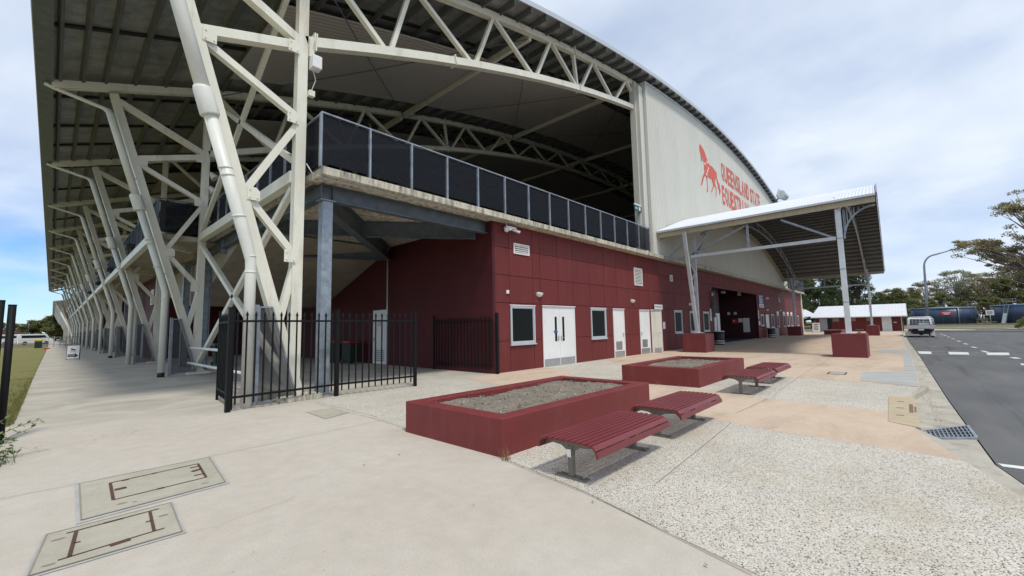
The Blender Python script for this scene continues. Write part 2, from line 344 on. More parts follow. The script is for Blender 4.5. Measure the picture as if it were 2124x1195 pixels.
# the ground as one sheet to the horizon, rising gently beyond the shed
gx = [-900, -200, -60, -10, 20, 60, 78, 88, 100, 118, 150, 220, 500, 1200]; gy = [-900, -200, -80, -40, -20, -8, 0, 10, 20, 60, 140, 300, 900, 1400]
def gz(x, y):
    if x < 92 or y > 60: return -.2
    return -.2 + min(1.0, (x-92)/26)*.62
b = MB(); b.grid([[(x, y, gz(x, y)) for y in gy] for x in gx], flip=True); b.build('ground', fieldm, kind='structure')
KERB = [(2.2,-1.9), (3.6,-1.35), (4.8,-1.0), (5.84,-.66), (6.45,-.52), (7.03,-.37), (7.9,-.16), (8.68,.0)]          # paving edge, curving in to the inlet
FAR = [(12.15,.0), (13.1,-.02), (13.9,-.16), (18.2,-.15), (27,-.12), (32,.02), (45,.18), (60,.33), (74,.42)]
S('road', [(-40,-60), (-40,-3.2), (1,-3.2), (2.2,-2.5), (4.6,-1.55), (6.64,-.80), (7.46,-.66), (12.6,-.56), (26.3,-.42), (44.5,-.15), (60,.0), (77,-2.4), (77,-3.1), (84.8,-7.1), (86,-6.2), (92,-5), (92,40), (97,40), (97,-60)], -.1, asphalt)
# gutter and kerb
gut_in = [(2.2,-2.02), (3.6,-1.47), (4.8,-1.12), (5.9,-.80), (6.5,-.65), (7.1,-.50), (7.95,-.29), (8.7,-.0), (12.15,-.0), (13.2,-.18), (14,-.30), (18.2,-.27), (27,-.24), (32,-.10), (45,.06), (60,.21), (74,.3)]
gut_out = [(74,.0), (60,.02), (44.5,-.13), (26.3,-.40), (12.6,-.54), (7.46,-.64), (6.64,-.78), (5.6,-1.14), (4.6,-1.53), (2.2,-2.48)]
S('gutter', gut_in+gut_out, -.092, kerbm)
kb = MB()
def kerbrun(P, Q, z=0.004):
    n = len(P)
    for i in range(n-1):
        a, c, d_, e_ = P[i], P[i+1], Q[i+1], Q[i]
        kb.add([(*a, z), (*c, z), (*d_, z), (*e_, z), (*e_, -.1), (*d_, -.1)], [(0,1,2,3)[::-1], (3,2,5,4)[::-1]])
kerbrun(KERB, gut_in[:8]); kerbrun([(12.15,.0), (13.1,-.02), (13.9,-.16), (18.2,-.15), (27,-.12), (32,.02), (45,.18), (60,.33), (74,.42)], gut_in[8:])
kb.build('kerb', kerbm, kind='structure')
# paving
S('pavement', [(-14,-9), (-14,11.9), (-.42,11.9), (-.3,76), (-.3,300), (80,300), (80,.0), (74,.42), (60,.33), (45,.18), (32,.02), (27,-.12), (18.2,-.15), (13.9,-.16), (13.1,-.02), (12.15,.0), (8.68,.0)]+KERB[::-1]+[(0,-3), (-3,-6)], 0, con, th=.19)
S('pebble_paving', [(3.13,.83), (3.55,2.4), (3.77,3.65), (3.86,3.9), (4.02,7.2), (4.05,9.8), (4.85,10.3), (6.98,10.15), (8.99,10.36), (8.45,8.2), (8.3,5.2), (7.9,3.7), (7.62,2.78), (7.3,1.57), (7.03,-.37)]+KERB[:5][::-1]+[(2.4,-1.2)], .004, pebble)
S('pebble_paving', [(10.2,2.14), (10.63,3.6), (10.95,5.0), (11.1,8.1), (12.5,8.6), (13.14,10.42), (17.6,10.45), (15.4,8.2), (15.3,5.5), (15.0,4.1), (15.85,4.1), (14.5,2.53), (13.93,.0), (13.1,.0), (12.15,.0), (11.9,.36), (10.0,.30)], .004, pebble)
S('pink_paving', [(8.45,8.2), (8.99,10.36), (10.5,10.45), (13.14,10.42), (12.5,8.6), (11.1,8.1), (10.95,5.0), (10.63,3.6), (10.2,2.14), (10.0,.30), (8.99,.30), (8.68,.0), (7.9,-.16), (7.03,-.37), (7.3,1.57), (7.62,2.78), (7.9,3.7), (8.3,5.2)], .0045, pink)
S('pink_paving', [(17.6,10.45), (72,10.45), (76,10), (76,.4), (74,.42), (60,.33), (45,.18), (32,.02), (27,-.12), (18.2,-.15), (13.93,-.1), (14.5,2.53), (15.85,4.1), (15.0,4.1), (15.3,5.5), (15.4,8.2)], .0045, pink)
S('grey_ramp', [(16.9,1.05), (14.5,.98), (13.95,-.12), (18.2,-.14)], .009, grey_c)
S('grey_ramp', [(27.7,1.2), (30.0,.95), (30.0,-.05), (27.0,-.1), (18.2,-.13), (18.2,.1), (27,.15)], .009, grey_c)
S('threshold', [(33.8,9.6), (46.9,9.9), (46.9,14), (33.8,14)], .009, grey_c)
# joints scored in the concrete (dark grooves)
jm = paint('joint_groove', (.27, .24, .195), .9)
def joint(pts, wd=.008, z=.0105):
    b = MB()
    for a, c in zip(pts, pts[1:]):
        a = Vector((*a, z)); c = Vector((*c, z)); d = (c-a).normalized(); n = Vector((-d.y, d.x, 0))*wd/2
        b.add([a-n, c-n, c+n, a+n], [(0,1,2,3)])
    return b
jb = MB()
for p in [[(-3,6.73),(.29,6.69)], [(1.46,6.73),(4.0,6.9)], [(3.09,.83),(3.57,2.4),(3.8,3.65)], [(4.12,7.2),(4.13,9.8)],
          [(10.2,2.14),(11.44,2.25),(15.7,2.36),(24,2.45)], [(8.3,2.3),(10.2,2.2)], [(18,5.2),(60,5.0)], [(22,.4),(22,10.3)], [(28,.4),(28,10.3)], [(34,.4),(34,10.3)], [(40,.4),(40,10.3)], [(46,.4),(46,10.3)], [(52,.4),(52,10.3)], [(16,4.1),(17.6,10.3)], [(16,7.6),(60,7.4)],
          [(4.2,1.95),(5.9,2.05),(7.4,2.15)], [(-.3,20),(4,20.4)], [(-.3,30),(4,30)], [(-.3,41),(4,41)], [(-.3,55),(4,55)], [(5,13.5),(10,13.5)], [(2.65,8.95),(3.1,8.7)], [(8.45,8.2),(8.99,10.36)]]:
    t_ = joint(p); jb.add(t_.v, t_.f)
jb.build('joint_groove', jm, kind='structure')
# irregular hairline cracks
random.seed(3); ck = MB()
for (x, y, a, n) in [(.88,4.35,-.02,30), (1.9,4.9,.15,12)]:
    pts = [(x, y)]
    for i in range(n): b_ = a+random.uniform(-.9,.9); x += .03*math.cos(b_); y += .03*math.sin(b_); a += random.uniform(-.08,.08); pts.append((x, y))
    t_ = joint(pts, .0022, .006); ck.add(t_.v, t_.f)
for i in range(70):                                                  # small dark specks trodden into the concrete
    x, y, s_ = random.uniform(.3,3.6), random.uniform(1.2,9.2), random.uniform(.002,.007); ck.add([(x-s_,y,.006),(x,y-s_,.006),(x+s_,y,.006),(x,y+s_*.7,.006)], [(0,1,2,3)])
ck.build('crack', jm, kind='structure')
S('lawn', [(-60,12.1), (-.42,11.95), (-.33,76), (-.33,90), (-60,90)], .012, lawnm, th=.1)
b = MB()                                                            # short grass blades along the lawn's edge
random.seed(5)
for i in range(5200):
    y = 12.0+abs(random.gauss(0, 1))*6; x = -.38 - abs(random.gauss(0, .6 if i % 3 else .08))
    h = random.uniform(.02,.06); a = random.uniform(0, 6.3); dx, dy = .006*math.cos(a), .006*math.sin(a); lx, ly = random.uniform(-.03,.03), random.uniform(-.03,.03)
    b.add([(x-dx,y-dy,.01), (x+dx,y+dy,.01), (x+lx,y+ly,.012+h)], [(0,1,2)])
g_ = b.build('grass', lawnm, kind='stuff'); tag(g_, 'short mown grass blades along the edge of the walkway', 'grass')
# road markings
rb = MB()
for x0, x1, y0, y1 in []: pass
def mark(p, z=-.095): rb.add([(x, y, z) for x, y in ccw(p)], [tuple(range(len(p)))])
k_ = 1.0625                                                          # the road lies below the paving
def mk(p): mark([(x*k_, y*k_) for x, y in p])
mk([(29.0,-.36),(29.0,-.85),(27.1,-.80),(27.1,-.40)]); mk([(29.0,-1.42),(29.1,-2.08),(27.2,-1.98),(27.1,-1.36)]); mk([(29.1,-2.65),(29.3,-3.35),(27.4,-3.15),(27.2,-2.5)])
for q in ((27.06,27.11),(29.02,29.07)): mk([(q[0],-.4),(q[1],-.4),(q[1],-3.1),(q[0],-3.1)])
mk([(29.6,-3.95),(29.9,-4.7),(28.2,-4.6),(27.9,-3.9)]); mk([(22.61,-2.81),(22.3,-3.3),(21.6,-3.2),(21.9,-2.75)])
for x in (26.617, 30.2, 34.286, 38.551, 43.108, 47.684, 52.382, 56.914, 61.5): mk([(x-.9,-2.78),(x+.35,-2.72),(x+.35,-2.58),(x-.9,-2.64)] if x > 27 else [(x-1.4,-3.2),(x-.6,-3.15),(x-.6,-2.95),(x-1.4,-3.0)])
mk([(7.0,-.66),(7.12,-.63),(7.2,-1.6),(7.05,-1.6)]) ; mk([(7.12,-1.6),(7.22,-1.6),(7.4,-3.2),(7.25,-3.2)])
rb.build('road_marking', linem, kind='structure')
# traffic island and far footpath
S('footpath', [(74,.42), (77,-2.2), (80,-4.6), (84.9,-7.0), (86.5,-6.0), (90,-3), (91,14), (76,14)], .03, kerbm, th=.2)
S('footpath', [(97.5,-40), (97.5,30), (99.5,30), (99.5,-40)], .06, kerbm, th=.3)
S('footpath', [(86.5,-9.8), (90,-10.6), (92,-14), (92,-30), (84,-30), (83.5,-16)], .03, kerbm, th=.2)
S('garden_bed', [(87.5,-11), (91,-12), (91,-29), (85,-29), (84.6,-16)], .08, soil, th=.1)

# ================================================================== ARENA BUILDING
A = thing('arena_building', (4, 10.85, 0), 'large open sided arena with dark red walls, cream steel frames and a curved roof', 'building')
def zc(x): return 17.0 - .0046*(x-38)**2            # top chord line
def zb(x): return 15.77 - .00585*(x-38)**2          # bottom chord line
Y0 = 10.5; ZS = 5.38
wins = [(11.27,12.66,.96,2.38), (16.66,18.0,.98,2.38), (26.26,27.5,1.0,2.41), (28.86,30.0,1.0,2.39), (31.43,32.65,1.0,2.39),
        (47.97,49.1,1.2,2.32), (52.6,53.8,1.0,2.38), (55.25,56.4,1.0,2.38), (58.6,59.8,1.0,2.38), (60.9,62.1,1.0,2.38), (63.2,64.4,1.0,2.38), (67.5,68.6,1.0,2.32)]
doors = [(13.14,15.37,0,2.4,'double'), (18.68,19.8,0,2.38,'louvre'), (21.52,22.72,0,2.37,'louvre'), (22.95,24.35,0,2.4,'open'), (50.1,51.4,0,2.33,'plain')]
vents = [(11.51,12.40,4.32,4.72), (21.10,22.05,3.70,4.66), (25.90,26.27,4.23,4.63)]
OPN = (33.65, 46.9, 0, 4.3)
xj = [11.26, 12.6, 13.06, 14.21, 15.3, 16.69, 17.95, 19.15, 20.4, 21.6, 22.8, 24.1, 25.3, 26.5, 27.7, 28.9, 30.1, 31.3, 32.5] + [34.5+1.2*i for i in range(31)]
zj = [1.1, 2.47, 3.48, 4.49]
ops = [w_ for w_ in wins] + [d_[:4] for d_ in doors] + [OPN]
XS = sorted(set([10.53, 71.3] + xj + [v for o in ops for v in o[:2]])); ZL = sorted(set([-.1, ZS] + zj + [v for o in ops for v in o[2:] if v > 0]))
fb = MB()
for i in range(len(XS)-1):
    for j in range(len(ZL)-1):
        x0, x1, z0, z1 = XS[i], XS[i+1], ZL[j], ZL[j+1]; mx, mz = (x0+x1)/2, (z0+z1)/2
        if any(o[0] < mx < o[1] and o[2]-.2 < mz < o[3] for o in ops): continue
        g_ = .009; fb.box(x0+(g_ if x0 in xj else 0), x1-(g_ if x1 in xj else 0), Y0, Y0+.05, z0+(g_ if z0 in zj else 0), z1-(g_ if z1 in zj else 0))
fb.build('front_wall', red, A)
b = MB()
for x0, x1, z0, z1 in [(10.53,22.93,-.1,ZS), (22.93,24.37,2.42,ZS), (24.37,33.6,-.1,ZS), (33.6,46.95,4.32,ZS), (46.95,71.3,-.1,ZS)]: b.box(x0, x1, Y0+.051, Y0+.2, z0, z1)
b.build('wall_core', redd, A)
b = MB(); b.box(10.40, 10.529, Y0, 40, -.1, ZS-.002); sw = b.build('side_wall', red_shaded, A)
b = MB(); b.box(71.3, 71.75, Y0-.1, Y0+.4, -.1, ZS); b.build('corner_column', cream, A)
b = MB(); b.box(71.35, 71.6, Y0+.41, 60, -.1, ZS); b.build('side_wall', red, A)
# joints of the blockwork side wall
b = MB()
for z in (1.2, 2.4, 3.6, 4.6): b.box(10.396, 10.402, Y0+.1, 39.9, z, z+.012)
b.build('wall_joint', redd, sw)
def window(x0, x1, z0, z1, parent=A, y=Y0):
    fr = MB(); t = .075
    for a in ((x0,x1,z1-t,z1), (x0,x1,z0,z0+t), (x0,x0+t,z0+t,z1-t), (x1-t,x1,z0+t,z1-t)): fr.box(a[0],a[1],y-.035,y+.05,a[2],a[3])
    for a in ((x0+t,x1-t,z1-t-.035,z1-t), (x0+t,x1-t,z0+t,z0+t+.035), (x0+t,x0+t+.035,z0+t+.035,z1-t-.035), (x1-t-.035,x1-t,z0+t+.035,z1-t-.035)): fr.box(a[0],a[1],y-.015,y+.04,a[2],a[3])
    f = fr.build('window', greyp, parent)
    MB().box(x0+t+.035, x1-t-.035, y+.012, y+.02, z0+t+.035, z1-t-.035).build('pane', pane_m, f)
    MB().box(x0-.03, x1+.03, y-.07, y+.0, z0-.04, z0-.002).build('sill', greyp, f)
    MB().box(x0-.03, x1+.03, y-.05, y+.0, z1+.002, z1+.03).build('head_flashing', white, f)
    return f
for w_ in wins: window(*w_)
def door_leaf(x0, x1, z0, z1, y, louvre=False, glaz=None, handle=1, kickp=True):
    b = MB(); b.box(x0, x1, y, y+.045, z0+.01, z1)
    d = b.build('door', white, A)
    if kickp: MB().box(x0+.02, x1-.02, y-.004, y-.001, z0+.02, z0+.30).build('kick_plate', kick, d)
    if louvre:
        lv = MB(); lv.box(x0+.3*(x1-x0)-.16, x0+.3*(x1-x0)+.46, y-.008, y-.001, z0+.36, z0+.78)
        for k in range(9): lv.bar((x0+.3*(x1-x0)-.13, y-.012, z0+.41+k*.04), (x0+.3*(x1-x0)+.43, y-.012, z0+.41+k*.04), .012, .02)
        lv.build('louvre', kick, d)
    if glaz:
        for gx0, gx1, gz0, gz1 in glaz: MB().box(gx0, gx1, y-.004, y-.001, gz0, gz1).build('glazing', pane_m, d)
    hx = x1-.09 if handle > 0 else x0+.09
    h = MB(); h.box(hx-.025, hx+.025, y-.012, y-.001, z0+1.0, z0+1.2); h.tube([(hx, y-.05, z0+1.12), (hx-.13*handle, y-.055, z0+1.12)], .011, 8); h.tube([(hx, y, z0+1.12), (hx, y-.05, z0+1.12)], .011, 8)
    h.build('handle', kick, d); return d
def door_frame(x0, x1, z1):
    b = MB(); t = .05
    b.box(x0, x0+t, Y0-.025, Y0+.045, 0, z1); b.box(x1-t, x1, Y0-.025, Y0+.045, 0, z1); b.box(x0+t, x1-t, Y0-.025, Y0+.045, z1-t, z1); b.box(x0-.03, x1+.03, Y0-.06, Y0, z1+.002, z1+.03)
    return b.build('door_frame', white, A)
for x0, x1, z0, z1, kind in doors:
    door_frame(x0, x1, z1); a0, a1, zt = x0+.053, x1-.053, z1-.053
    if kind == 'double':
        m_ = (a0+a1)/2; door_leaf(a0, m_-.004, 0, zt, Y0-.008, glaz=[(m_-.33,m_-.19,1.42,1.98), (m_-.33,m_-.19,.98,1.32)], handle=1); door_leaf(m_+.004, a1, 0, zt, Y0-.008, glaz=[(m_+.19,m_+.33,.98,1.98)], handle=-1)
        MB().box(m_-.40, m_-.16, Y0-.0165, Y0-.014, 1.325, 1.415).build('door_notice', signblue, A)
    elif kind in ('louvre', 'plain'): door_leaf(a0, a1, 0, zt, Y0-.008, louvre=kind == 'louvre', handle=1 if x0 < 20 else -1)
    else:
        d = MB(); d.bar((a0+.02, Y0-.02, 1.16), (a0+.17, Y0-.50, 1.16), .045, 2.28); d = d.build('open_door', cream, A)
        MB().bar((a0+.03, Y0-.12, .15), (a0+.135, Y0-.46, .15), .052, .25).build('kick_plate', kick, d)
        h = MB(); h.tube([(a0+.15, Y0-.43, 1.1), (a0+.07, Y0-.45, 1.1), (a0+.05, Y0-.36, 1.1)], .012, 8); h.build('handle', kick, d)
        MB().box(x0+.05, x1-.05, 12.2, 12.3, 0, 2.4).build('inner_wall', cream, A); MB().box(x1-.06, x1-.02, Y0+.21, 12.19, 0, 2.4).build('inner_wall', cream, A); MB().box(x0+.01, x0+.05, Y0+.21, 12.19, 0, 2.4).build('inner_wall', dark, A)
        MB().box(x0+.05, x1-.05, Y0+.21, 12.19, 2.42, 2.5).build('inner_ceiling', cream, A)
for x0, x1, z0, z1 in vents:
    f = MB(); t = .05
    for a in ((x0,x1,z1-t,z1), (x0,x1,z0,z0+t), (x0,x0+t,z0+t,z1-t), (x1-t,x1,z0+t,z1-t)): f.box(a[0],a[1],Y0-.04,Y0-.001,a[2],a[3])
    n = max(3, int((z1-z0)/.085))
    for k in range(n): z = z0+t+(k+.5)*(z1-z0-2*t)/n; f.bar((x0+t,Y0-.02,z), (x1-t,Y0-.02,z), .045, .028, up=(0,.5,1))
    v = f.build('wall_vent', white, A); MB().box(x0+t, x1-t, Y0-.003, Y0-.001, z0+t, z1-t).build('vent_shadow_gap', dark, v)
# entrance passage
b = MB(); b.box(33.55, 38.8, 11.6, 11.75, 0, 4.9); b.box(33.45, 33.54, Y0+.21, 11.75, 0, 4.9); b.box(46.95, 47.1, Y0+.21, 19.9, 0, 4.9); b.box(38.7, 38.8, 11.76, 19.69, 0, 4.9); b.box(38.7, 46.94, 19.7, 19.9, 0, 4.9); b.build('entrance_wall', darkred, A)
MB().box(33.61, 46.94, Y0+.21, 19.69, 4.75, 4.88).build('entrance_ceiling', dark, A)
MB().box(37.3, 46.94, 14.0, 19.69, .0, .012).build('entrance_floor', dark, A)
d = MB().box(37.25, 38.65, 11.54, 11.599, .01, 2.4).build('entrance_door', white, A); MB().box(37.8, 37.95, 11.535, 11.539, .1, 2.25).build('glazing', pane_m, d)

# slabs and railings
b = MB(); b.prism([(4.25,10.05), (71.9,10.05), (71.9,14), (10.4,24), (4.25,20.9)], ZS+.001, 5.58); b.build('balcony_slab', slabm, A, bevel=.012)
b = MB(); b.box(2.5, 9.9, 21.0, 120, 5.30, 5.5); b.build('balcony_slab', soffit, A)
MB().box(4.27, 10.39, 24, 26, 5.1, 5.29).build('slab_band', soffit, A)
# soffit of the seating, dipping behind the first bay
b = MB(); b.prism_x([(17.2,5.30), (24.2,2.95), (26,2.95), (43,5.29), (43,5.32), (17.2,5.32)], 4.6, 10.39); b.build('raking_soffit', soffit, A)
b = MB(); b.prism([(4.45,10.75), (71.6,10.75), (71.6,13.9), (10.4,23.8), (4.45,20.7)], 5.581, 5.592); b.build('bounce_blocker', asphalt, A)  # unseen dark sheet added to cut bounce light on the inner trusses
cd = MB(); cd.tube([(3.95,10.3,5.62), (4.05,10.22,5.40), (4.15,10.24,5.365)], .014, 6); cd.tube([(4.15,10.24,5.362), (10.9,10.26,5.362)], .014, 6); cd.tube([(10.9,10.26,5.362), (10.95,10.3,5.25), (11.0,10.45,5.25)], .014, 6)
for k in range(7): cd.box(4.6+k*.95, 4.63+k*.95, 10.21, 10.27, 5.345, 5.379)
cd.build('conduit', greyp, A)
rail = MB(); post = None
RA = (4.22, 10.1)
def railing(p0, p1, n, zb_=5.58, zt=6.95, m1=galv, last=True):
    p0 = Vector((*p0, 0)); p1 = Vector((*p1, 0)); d = (p1-p0)/n
    r_ = MB(); r_.bar(p0+Vector((0,0,zt)), p1+Vector((0,0,zt)), .06, .035); rl = r_.build('balcony_railing', m1, A)
    for i in range(n+1 if last else n):
        q = p0+d*i; MB().bar(q+Vector((0,0,zb_)), q+Vector((0,0,zt-.02)), .075, .05, up=d.normalized()).build('post', m1, rl)
    nrm = Vector((-d.y, d.x, 0)).normalized()
    for i in range(n):
        a = p0+d*i+d.normalized()*.06; c = p0+d*(i+1)-d.normalized()*.06
        fr = MB(); fr.bar(a+Vector((0,0,zb_+.10)), c+Vector((0,0,zb_+.10)), .02, .02); fr.bar(a+Vector((0,0,zt-.07)), c+Vector((0,0,zt-.07)), .02, .02)
        m_ = (zb_+zt)/2; fr.bar(a+Vector((0,0,m_)), c+Vector((0,0,m_)), .006, zt-zb_-.17)
        fr.build('screen_panel', mesh_m, rl)
    return rl
railing((4.20,10.12), (22.4,10.12), 14)
railing((4.25,10.2), (4.25,20.9), 9, last=False)
railing((2.56,21.06), (4.2,21.06), 1, 5.5, 6.9, galvd)
railing((2.56,21.2), (2.56,61), 30, 5.5, 6.9, galvd)
MB().box(2.5, 2.58, 61.2, 119, 5.5, 6.9).build('far_screen', mesh_m, A)
railing((61.6,10.12), (71.8,10.12), 12)

# ------------------------------------------------------------------ steel frames
def lean(z): return 4.10 - .2885*z                 # centre line of the leaning leg
def frame(k, full=True):
    y = 10.85+10*k; near = k < 3
    sw_ = .27 if near else .25
    top = MB(); xs_ = [-.45]+[v for v in ([4+2*i for i in range(35)] if full else [4, 8, 12])]
    for a, c in zip(xs_, xs_[1:]): top.bar((a, y, zc(a)), (c, y, zc(c)), .24, .26)
    f = top.build('steel_frame', cream, A)
    MB().bar((3.97, y, .12), (3.97, y, zc(3.97)-.12), .24, .24, up=(0,1,0)).build('column', cream, f)
    zt = 10.45; MB().bar((lean(.12), y, .12), (lean(zt), y, zt), .24, .27, up=(0,1,0)).build('leaning_leg', cream, f)
    def br(a, c, w_=.17): MB().bar((a[0], y, a[1]), (c[0], y, c[1]), w_-.02, w_, up=(0,1,0)).build('brace', cream, f)
    br((1.85,8.2), (3.97,8.87), .23); br((1.92,8.0), (3.97,6.92)); br((3.97,6.88), (2.78,4.75)); br((2.85,4.72), (3.97,3.38)); br((3.97,3.4), (3.60,1.75)); br((1.2,10.25), (3.97,8.95), .22)
    pl = MB(); pl.box(3.68, 4.42, y-.28, y+.22, .0, .07); pl.box(3.8, 4.3, y-.2, y+.15, .071, .10)
    for bx_, by_ in ((3.86,y-.14), (4.24,y-.14), (3.86,y+.1), (4.24,y+.1)): pl.tube([(bx_,by_,.1), (bx_,by_,.14)], .018, 6)
    pl.add(*([(v, [(0,1,2,3)]) for v in [[(3.8,y-.141,.1),(4.2,y-.141,.1),(4.09,y-.141,.34),(3.92,y-.141,.34)]]][0])); pl.build('base_plate', cream, f)
    if full:
        bc = MB(); xb = [4.05]+[6+2*i for i in range(34)]
        for a, c in zip(xb, xb[1:]): bc.bar((a, y, zb(a)), (c, y, zb(c)), .24, .25)
        bc.build('bottom_chord', cream, f)
        W = [(7.25,1,6.4,0), (4.3,1,6.3,0), (7.25,1,6.55,0), (7.4,1,9.75,0), (10.95,1,10.05,0), (11.1,1,13.25,0), (14.6,1,13.6,0), (14.8,1,16.6,0), (16.5,1,16.72,0), (18.2,1,17.1,0), (18.4,1,20.1,0), (21.85,1,20.55,0), (22.0,1,23.5,0)]
        W = [W[1], W[2], W[3]] + W[4:]
        x = 23.6; top_ = True
        while x < 70: W.append((x+1.75 if top_ else x, 1, x if top_ else x+1.75, 0)); x += 1.75; top_ = not top_
        wb_ = MB() 
        for i, (xt, _, xq, _) in enumerate(W):
            if i < 13: MB().bar((xt, y, zc(xt)-.12), (xq, y, zb(xq)+.11), .13, .15, up=(0,1,0)).build('web_member', cream, f)
            else: wb_.bar((xt, y, zc(xt)-.12), (xq, y, zb(xq)+.11), .13, .15, up=(0,1,0))
        wb_.build('far_web', cream, f)
    if k < 3:                                                     # gusset plates, end plates and bolts
        def plate(cx_, cz_, w_, h_, rot=0):
            g = MB(); c, s2 = math.cos(rot), math.sin(rot); P_ = [(cx_+u*c-v*s2, cz_+u*s2+v*c) for u, v in ((-w_/2,-h_/2),(w_/2,-h_/2),(w_/2,h_*.2),(w_*.2,h_/2),(-w_/2,h_/2))]
            g.prism_y(P_, y-.155, y-.14); g.build('gusset_plate', cream, f)
            bt = MB()
            for u, v in ((-.3,-.3), (.3,-.3), (-.3,.3)): q = (cx_+u*w_*c-v*h_*s2, cz_+u*w_*s2+v*h_*c); bt.tube([(q[0], y-.156, q[1]), (q[0], y-.175, q[1])], .017, 6)
            bt.build('bolts', cream, f)
        for cx_, cz_ in ((3.74,8.72), (3.76,6.88), (3.78,3.40), (lean(4.7)+.22,4.75), (lean(8.1)+.24,8.1)): plate(cx_, cz_, .26, .30)
        if full:
            for q in (4.22, 4.27): MB().bar((q, y, zb(4.2)-.24), (q+.02, y, zb(4.2)+.24), .34, .035, up=(1,0,0)).build('end_plate', cream, f)
            for q in (9.0, 16.85): MB().bar((q-.02, y, zb(q)), (q+.02, y, zb(q)+.01), .33, .36).build('splice_plate', cream, f)
            for q in (16.5,): MB().bar((q-.03, y, zc(q)), (q+.03, y, zc(q)+.01), .34, .42).build('splice_plate', cream, f)
    # downpipe beside the leg
    yp = y-.45; r0 = .108; off = .28 if k == 0 else .33; k1 = 1.0 if k == 0 else .88
    def px(z): return lean(z)-off-.02
    dp = MB(); dp.tube([(px(3.1)-.03, yp, 0), (px(3.1)-.03, yp, 3.0), (px(3.2)-.01, yp, 3.18), (px(3.6), yp, 3.6), (px(6.3), yp, 6.3)], [r0,r0,r0,.125*k1,.13*k1], 14)
    dp.tube([(px(6.3), yp, 6.3), (px(8.6), yp, 8.6), (px(9.5), yp, 9.5), (px(9.62)-.02, yp+.06, 9.62), (px(9.62)-.15, yp+.1, 9.70), (-.42, yp+.5, 10.12), (-.62, yp+.5, 10.2)], [.14,.14,.14,.13,.07,.07,.07] if k == 0 else [.115,.115,.115,.10,.065,.065,.065], 14)
    p = dp.build('downpipe', pipe, A)
    c_ = MB(); c_.tube([(px(6.18), yp, 6.15), (px(6.2), yp, 6.18), (px(6.7), yp, 6.68), (px(6.71), yp, 6.71)], [.17,.18,.18,.17], 18); 
    c_.build('pipe_clamp_box', pipe, p)
    for z in (2.9, 3.25, 4.1, 4.95, 5.1): MB().tube([(px(max(z,3.1))+(-.03 if z < 3.1 else 0), yp, z-.02), (px(max(z,3.1))+(-.03 if z < 3.1 else -.006), yp, z+.02)], r0+(.006 if z < 3.5 else .028), 14).build('pipe_collar', pipe, p)
    for z in (3.9, 7.4): MB().bar((px(z), yp, z), (lean(z)-.1, y, z), .03, .03).build('pipe_bracket', pipe, p)
    if k in (1, 3): MB().tube([(px(3.1)-.03, yp, 0.0), (px(3.1)-.03, yp, .16)], r0+.006, 14).build('pipe_boot', blackm, p)
    # wire guard between leg and pipe
    g1 = MB(); q = y-.30
    P = [(3.12,.05), (3.12,2.15), (3.38,2.15), (3.94,.12)]
    for a, c in zip(P, P[1:]+P[:1]): g1.bar((a[0], q, a[1]), (c[0], q, c[1]), .035, .04, up=(0,1,0))
    g1.box(3.04, 3.11, q-.04, q+.04, 0, 2.2); g_ = g1.build('leg_guard', galv, A)
    m_ = MB(); m_.prism_y([(a, b_) for a, b_ in P], q-.004, q+.004); m_.build('guard_mesh', grey_mesh, g_)
    return f
for k in range(5): frame(k)
for k in range(5, 12): frame(k, False)
# galvanised posts under the slab and beams
for (x, y) in [(4.66,10.82), (4.45,22.1), (4.35,25.7), (4.5,32), (4.5,42), (4.5,52)]:
    b = MB(); b.hbar((x, y, .03), (x, y, 4.93), .27, .27, .013, up=(1,0,0)) if y > 11 else b.bar((x, y, .03), (x, y, 4.93), .27, .25, up=(0,1,0)); c_ = b.build('steel_post', galv, A, bevel=.01)
    MB().box(x-.2, x+.2, y-.2, y+.2, .0, .03).build('base_plate', galv, c_); MB().box(x-.19, x+.19, y-.17, y+.17, 4.932, 4.96).build('cap_plate', galv, c_)
def beam(a, c, h=.42, w_=.24, m=galvd, z=None):
    zt = 5.372; b = MB(); b.hbar((a[0], a[1], zt-h/2), (c[0], c[1], zt-h/2), w_, h, .012); o = b.build('steel_beam', m, A)
    return o
o = MB().box(3.52,4.46,10.32,11.15,0,.12).build('footing', slabm, A, bevel=.01)
b_ = beam((4.5,10.82), (10.39,10.82)); MB().box(4.48, 4.51, 10.70, 10.94, 4.99, 5.34).build('stiffener', galvd, b_); MB().box(4.80, 4.83, 10.70, 10.94, 4.99, 5.34).build('stiffener', galvd, b_)
beam((4.75,11.05), (10.35,17.3), .62, .30); beam((7.1,13.7), (10.35,11.3), .55, .22); beam((4.3,15.9), (6.9,13.95), .5, .22); beam((4.4,19.8), (10.35,17.4), .6, .25); beam((4.5,10.96), (4.5,22), .42); beam((4.5,22.3), (4.5,60), .42)
MB().tube([(10.1,16.9,.02), (10.1,16.9,4.72)], .03, 8).build('drain_pipe', greyp, A)
